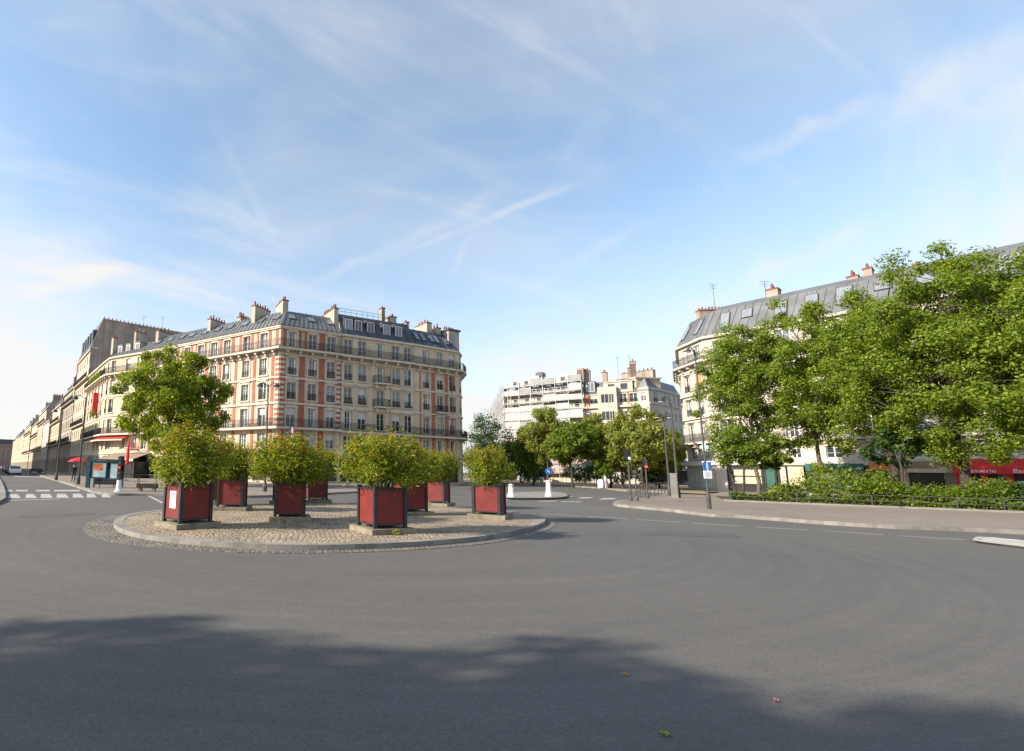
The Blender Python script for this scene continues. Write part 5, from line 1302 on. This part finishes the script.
def ad_panel(parent, x, y, wd, z0, z1, pic, frame):
    mb = MB(); mb.box(x - wd / 2, x + wd / 2, y - .1, y + .1, z0, z1, frame); mb.box(x - wd / 2 + .1, x + wd / 2 - .1, y - .108, y - .101, z0 + .14, z1 - .12, 'poster_pale')
    if pic: mb.box(x - wd / 2 + .14, x + wd / 2 - .35, y - .114, y - .109, z0 + (z1 - z0) * .48, z1 - .2, pic)
    mb.build('ad_panel', parent)
p = at(101, 488, .13); sb_ = bus_shelter('teal bus shelter with an orange poster at the cafe corner', p + Vector((-.1, .9, 0)), R(6), 2.5, 1.4, 2.5, 'teal', None)
ad_panel(sb_, -.35, -.75, 1.3, .85, 2.4, 'poster_orange', 'teal'); ad_panel(sb_, .95, -.75, .85, .75, 2.35, None, 'teal'); mb = MB(); mb.box(-1.4, -1.1, -.9, -.6, 0, 2.9, 'teal'); mb.build('sign_post', sb_); sb_.scale = (.84, .84, .80)
p = at(668, 486.5, .12); sb2 = bus_shelter('dark glass bus shelter in front of the white building corner', p, R(-14), 6.0, 1.4, 2.6, 'iron_grey', None)
mb = MB(); mb.box(-2.2, -1.5, -.9, -.86, 2.72, 3.3, 'blue_sign'); mb.box(-2.0, -1.7, -.905, -.9, 2.85, 3.15, 'sign_white'); mb.build('sign_plate', sb2)
# kiosk column with signal
p = at(603, 488, .12); t = lthing('information_column', 'blue and white column with red signal box beside the square kerb', 'column', p); hz = z_at(p, 453) - .12
mb = MB(); mb.lathe((0, 0, 0), [(.55, 0), (.55, .9), (.45, 1.0)], 'sign_white', 14); mb.build('base', t); mb = MB(); mb.tube((0, 0, 1), (0, 0, hz), .12, .1, 'teal', 10); mb.build('post', t)
mb = MB(); mb.box(-.55, .35, -.3, .3, hz - 1.7, hz - .75, 'car_red'); mb.box(-.1, .28, -.31, -.3, hz - 1.5, hz - 1.0, 'sign_white'); mb.build('signal_box', t); mb = MB(); mb.box(-.45, .1, -.2, .2, hz - .35, hz + .35, 'blue_sign'); mb.build('sign_plate', t)
# railings
def hoops(label, pxs, Y=None, h_=1.0, group='pedestrian railings'):
    pts_ = [at(x, y, .13) for x, y in pxs]; t = thing('pedestrian_railing', label, 'railing', pts_[0], group)
    for a, b in zip(pts_[:-1], pts_[1:]):
        mb = MB(); n = max(1, int((b - a).length / 1.6)); 
        for k in range(n):
            p0 = a.lerp(b, k / n + .04 / n); p1 = a.lerp(b, (k + 1) / n - .04 / n); zv = Vector((0, 0, h_))
            mb.tube(p0, p0 + zv, .025, .025, 'iron_grey', 5); mb.tube(p1, p1 + zv, .025, .025, 'iron_grey', 5); mb.tube(p0 + zv, p1 + zv, .025, .025, 'iron_grey', 5); mb.tube(p0 + zv * .5, p1 + zv * .5, .02, .02, 'iron_grey', 5)
        mb.build('hoop_panel', t)
hoops('thin grey hoop railing along the kerb before the bus shelter', [(640, 497.5), (655, 495.5), (668, 493.5)])
hoops('dark hoop railing at the cafe corner kerb', [(122, 487.6), (138, 488), (156, 488.6)], group='pedestrian railings')
p = at(147, 491.2, .13); t = lthing('stone_bench', 'long low stone block on the kerb below the cafe railing', 'bench', p, None, R(2)); mb = MB(); mb.box(-.65, .65, -.2, .2, .22, .5, 'bark_dark'); mb.build('seat', t)
for x in (-.45, .45): mb = MB(); mb.box(x - .1, x + .1, -.17, .17, 0, .22, 'kerb'); mb.build('leg', t)
# cafe parasols
def parasol(label, base, h_, r_, closed, m):
    t = lthing('parasol', label, 'parasol', base, 'red cafe parasols'); mb = MB(); mb.tube((0, 0, 0), (0, 0, h_), .03, .03, 'iron_grey', 6); mb.lathe((0, 0, 0), [(.28, 0), (.28, .08), (.05, .1)], 'iron_grey', 10); mb.build('pole', t); mb = MB()
    if closed: mb.lathe((0, 0, h_ * .35), [(.09, 0), (.2, .2), (.16, h_ * .35), (.03, h_ * .66)], m, 10)
    else: mb.lathe((0, 0, h_ - .55), [(r_, 0), (r_, .08), (r_ * .5, .36), (.04, .55)], m, 8)
    mb.build('canopy', t); return t
p = col_at(78, 58, .13); parasol('open red parasol left of the teal shelter', p, 2.6, 1.15, False, 'red_vivid')
p = col_at(127, 56, .13); parasol('closed red parasol on the cafe terrace', p, z_at(p, 438) - .13, .3, True, 'red_vivid')
# terrace boxes of flowers and balcony plants
def plant_strip(label, A, B, hgt, dep, leaf, n, seed, name='balcony_plant', cat='plants', ls=.16, mats=None):
    root = lthing(name, label, cat, A); rng = np.random.default_rng(seed); v = Vector(B) - Vector(A); s = rng.uniform(0, 1, n)
    C = np.outer(s, np.array(v)) + rng.normal(size=(n, 3)) * np.array([dep, dep, hgt * .4]) + np.array([0, 0, hgt * .3]); leaf_cloud('foliage', C, ls, mats or [leaf], None, root, .6, seed)
    tr_ = MB(); f_ = v.normalized(); tr_.obox((0, 0, -.16), v, Vector((-f_.y, f_.x, 0)) * .18, (0, 0, .16), 'bark_dark'); tr_.build('trough', root); return root
o0 = [miter(P0_, k, .72) for k in range(4)]
plant_strip('green plants along the top floor balcony of the cafe corner house', (*o0[0].lerp(o0[1], .35), 16.4), (*o0[1], 16.4), 1.0, .2, 'leaf_mid', 1500, 4, ls=.2)
plant_strip('green plants spilling over the cafe corner balcony lower down', (*o0[0].lerp(o0[1], .62), 10.3), (*o0[0].lerp(o0[1], .8), 10.3), .8, .2, 'leaf_mid', 500, 5, ls=.2)
Fq = Fac(P0_[2], P0_[3]); plant_strip('pink flowers on the cafe terrace roof', Fq.p(F0.L * 0 + 7.2, 1.2, 4.2), Fq.p(9.6, 1.2, 4.2), .7, .25, 'petal_pink', 500, 6, 'flower_box', 'flowers', .14)
# flag on the brick building
p = FB.p(1.2, .9, 5.3); t = lthing('flag', 'small blue white and red flag on the brick building', 'flag', p); mb = MB(); mb.tube((-.1, .9, -.6), (0, -.1, 1.6), .025, .02, 'iron_grey', 6); mb.build('flagpole', t); mb = MB()
for k, m in enumerate(('flag_blue', 'sign_white', 'flag_red')): mb.obox((.02 + k * .17, -.12, .25 - k * .12), (.17, 0, -.1), (0, .02, 0), (.03, 0, 1.15), m)
mb.build('cloth', t)

# ------------------------------------------------------------------ vehicles
def car(label, loc, rotz, paint, kind='car', scale=1.0):
    t = lthing('parked_car' if kind == 'car' else 'delivery_van', label, 'car' if kind == 'car' else 'van', loc, 'vehicles parked along the street' if kind == 'car' else None, rotz)
    t.scale = (scale,) * 3
    Lh, Wd = (2.05, .86) if kind == 'car' else (2.7, 1.0)
    prof = [(-Lh, .35), (-Lh, .85), (-Lh + .25, .98), (-1.35, 1.42), (.35, 1.45), (1.05, .98), (Lh - .1, .82), (Lh, .6), (Lh, .35)] if kind == 'car' else [(-Lh, .35), (-Lh, 2.2), (-Lh + .15, 2.35), (1.1, 2.35), (1.75, 1.35), (Lh - .05, 1.1), (Lh, .9), (Lh, .35)]
    mb = MB(); n = len(prof); vs = []
    for y, ins in ((-Wd, 0), (Wd, 0)):
        for x, z in prof: vs.append((x, y * (1 - .14 * max(0, (z - .95) / 1.0)), z))
    fs = [(i, (i + 1) % n, n + (i + 1) % n, n + i) for i in range(n)] + [tuple(range(n - 1, -1, -1)), tuple(range(n, 2 * n))]
    mb.add(vs, fs, paint); mb.build('body', t)
    for s in (-1, 1):
        mb = MB(); 
        if kind == 'car': mb.add([(x, s * (Wd * (1 - .14 * max(0, (z - .95))) + .012), z) for x, z in ((-1.5, 1.0), (.85, 1.0), (.3, 1.38), (-1.2, 1.36))], [(0, 1, 2, 3)], 'glass')
        else: mb.add([(x, s * (Wd * (1 - .14 * max(0, (z - .95))) + .012), z) for x, z in ((.4, 1.3), (1.6, 1.3), (1.1, 2.1), (.4, 2.1))], [(0, 1, 2, 3)], 'glass')
        mb.build('side_window', t)
        for x in (-Lh * .62, Lh * .64):
            mb = MB(); mb.tube((x, s * (Wd - .2), .32), (x, s * (Wd + .02), .32), .32, .32, 'rubber', 14); w_ = mb.build('wheel', t); mb = MB(); mb.tube((x, s * (Wd + .021), .32), (x, s * (Wd + .03), .32), .19, .19, 'steel', 10); mb.build('rim', w_)
        mb = MB(); mb.box(Lh - .02, Lh + .015, s * .62 - .16, s * .62 + .16, .62, .78, 'lamp_glass'); mb.build('headlight', t); mb = MB(); mb.box(-Lh - .015, -Lh + .02, s * .66 - .12, s * .66 + .12, .68, .86, 'car_red'); mb.build('tail_light', t)
    mb = MB(); 
    if kind == 'car': mb.add([(.42, -.66, 1.41), (.42, .66, 1.41), (1.03, .74, 1.02), (1.03, -.74, 1.02)], [(0, 1, 2, 3)], 'glass'); mb.add([(-1.42, -.66, 1.4), (-1.42, .66, 1.4), (-1.83, .74, 1.02), (-1.83, -.74, 1.02)], [(3, 2, 1, 0)], 'glass')
    else: mb.add([(1.15, -.7, 2.28), (1.15, .7, 2.28), (1.76, .85, 1.4), (1.76, -.85, 1.4)], [(0, 1, 2, 3)], 'glass')
    for v in range(len(mb.v)): mb.v[v] = (mb.v[v][0] + .014 * (1 if mb.v[v][0] > 0 else -1), mb.v[v][1], mb.v[v][2] + .014)
    mb.build('windscreen', t); return t
sa = math.atan2(-SD.y, -SD.x)
for u, off, pt, lab in ((16, 10.6, 'car_white', 'white car, first parked along the long street'), (24, 10.6, 'car_black', 'black car parked second along the long street'), (33, 10.6, 'car_grey', 'grey car parked third along the long street'), (43, 10.6, 'car_black', 'black car parked fourth along the long street'), (55, 10.6, 'car_white', 'white car parked far down the long street'), (68, 10.6, 'car_red', 'dark red car parked farthest down the long street')):
    q = Q + SD * u + SN * off; car(lab, (*q, 0), sa, pt)
p = at(536, 482.5); car('white delivery van stopped beyond the splitter island', (p.x, p.y + 2, 0), R(200), 'car_white', 'van')
p = at(518, 482); car('dark car at the kerb left of the white van', (p.x, p.y + 6, 0), R(185), 'car_black')
def motorbike(label, loc, rotz):
    t = lthing('motorcycle', label, 'motorcycle', loc, 'motorcycles parked on the street pavement', rotz)
    for x in (-.65, .68):
        mb = MB(); n = 14
        mb.tube((x, -.06, .31), (x, .06, .31), .31, .31, 'rubber', 14); w_ = mb.build('wheel', t); mb = MB(); mb.tube((x, -.065, .31), (x, .065, .31), .18, .18, 'steel', 10); mb.build('rim', w_)
    mb = MB(); mb.add([(x, y, z) for y in (-.16, .16) for x, z in ((-.75, .62), (-.35, .4), (.25, .35), (.5, .75), (.35, .95), (-.1, .72), (-.7, .8))], [(0, 1, 2, 3, 4, 5, 6), (13, 12, 11, 10, 9, 8, 7)] + [(i, (i + 1) % 7, 7 + (i + 1) % 7, 7 + i) for i in range(7)], 'black'); mb.build('body', t)
    mb = MB(); mb.box(-.75, .0, -.14, .14, .8, .9, 'rubber'); mb.build('seat', t); mb = MB(); mb.tube((.68, 0, .31), (.42, 0, 1.02), .035, .035, 'steel', 6); mb.tube((.4, -.36, 1.05), (.4, .36, 1.05), .022, .022, 'iron_grey', 6); mb.build('handlebar', t); return t
mbk = None
for k in range(5):
    q = Q + SD * (13 + k * 1.9) + SN * (7.2 + .2 * (k % 2)); lab = ['dark motorcycle nearest the cafe corner', 'second dark motorcycle of the parked row', 'middle dark motorcycle of the parked row', 'fourth dark motorcycle of the parked row', 'farthest dark motorcycle of the parked row'][k]
    if mbk is None: mbk = motorbike(lab, (*q, .13), sa + R(70)); cur = mbk
    else: cur = copy_tree(mbk); cur.location = (*q, .13); cur.rotation_euler.z = sa + R(70 + 6 * k); cur['label'] = lab

# ------------------------------------------------------------------ people
def person(label, loc, rotz, top, legs, stride=.28, h=1.7):
    root = lthing('person', label, 'person', loc, None, rotz); s = h / 1.7
    J = [((0, 0, .92), .13), ((0, .01, 1.12), .125), ((0, .0, 1.36), .15), ((0, 0, 1.48), .055), ((0, -.02, 1.60), .095), ((0, -.01, 1.68), .07),
         ((.10, 0, .86), .09), ((.10, -stride * .4, .48), .062), ((.10, -stride * .25, .08), .042), ((.10, -stride * .25 - .14, .04), .035),
         ((-.10, 0, .86), .09), ((-.10, stride * .45, .48), .062), ((-.10, stride, .1), .042), ((-.10, stride - .14, .04), .035),
         ((.19, 0, 1.38), .055), ((.24, .06, 1.12), .042), ((.23, -.06, .88), .033), ((.23, -.09, .80), .03),
         ((-.19, 0, 1.38), .055), ((-.24, .02, 1.12), .042), ((-.22, -.14, .9), .033), ((-.22, -.18, .83), .03)]
    E_ = [(0, 1), (1, 2), (2, 3), (3, 4), (4, 5), (0, 6), (6, 7), (7, 8), (8, 9), (0, 10), (10, 11), (11, 12), (12, 13), (2, 14), (14, 15), (15, 16), (16, 17), (2, 18), (18, 19), (19, 20), (20, 21)]
    me = bpy.data.meshes.new('body'); me.from_pydata([tuple(c * s for c in j[0]) for j in J], E_, []); o = bpy.data.objects.new('body', me); COL.objects.link(o)
    md = o.modifiers.new('s', 'SKIN'); 
    for v, j in zip(me.skin_vertices[0].data if me.skin_vertices else [], J): v.radius = (j[1] * s, j[1] * s)
    if not me.skin_vertices:
        pass
    o.modifiers.new('d', 'SUBSURF').levels = 1
    dg = bpy.context.evaluated_depsgraph_get(); m2 = bpy.data.meshes.new_from_object(o.evaluated_get(dg)); bpy.data.objects.remove(o)
    for m in (top, legs, 'skin', 'hair'): m2.materials.append(MATS[m])
    for f in m2.polygons:
        c = f.center / s; f.material_index = (3 if c.z > 1.64 or (c.z > 1.56 and c.y > .02) else 2) if c.z > 1.47 else (2 if abs(c.x) > .17 and c.z < .9 and abs(c.x) < .4 and c.z > .7 else (0 if c.z > .93 or abs(c.x) > .19 else 1)); f.use_smooth = True
    b = bpy.data.objects.new('body', m2); COL.objects.link(b); b.parent = root; return root
p = at(73, 482.5, .13); person('pedestrian in a black top walking on the pavement under the red parasol', p, R(30), 'cloth_dark', 'cloth_blue')

# ------------------------------------------------------------------ small litter on the road
def fallen_leaf(label, px, size, leaf, rot):
    p = at(*px, .006); t = lthing('fallen_leaf', label, 'leaf', p, None, rot); mb = MB()
    out_ = [(0, -.5), (.28, -.25), (.42, .0), (.25, .25), (0, .5), (-.25, .25), (-.42, 0), (-.28, -.25)]; vs = [(0, 0, .0)] + [(x * size, y * size, .012 * (k % 2) + .006) for k, (x, y) in enumerate(out_)]
    mb.add(vs, [(0, i, i % 8 + 1) for i in range(1, 9)], leaf); mb.build('blade', t); mb = MB(); mb.tube((0, -.5 * size, .006), (.05 * size, -.8 * size, .01), .002, .002, leaf, 4); mb.build('stalk', t)
fallen_leaf('bright green fallen leaf on the shaded road in front', (665, 734.5), .075, 'leaf_yellow', R(70))
fallen_leaf('small orange leaf on the sunlit road', (625, 675), .05, 'leaf_tip', R(20)); fallen_leaf('small pale brown leaf right of the green one', (776, 701), .05, 'petal_pink', R(120))

for o in bpy.data.objects:
    if '_o' in o: del o['_o']
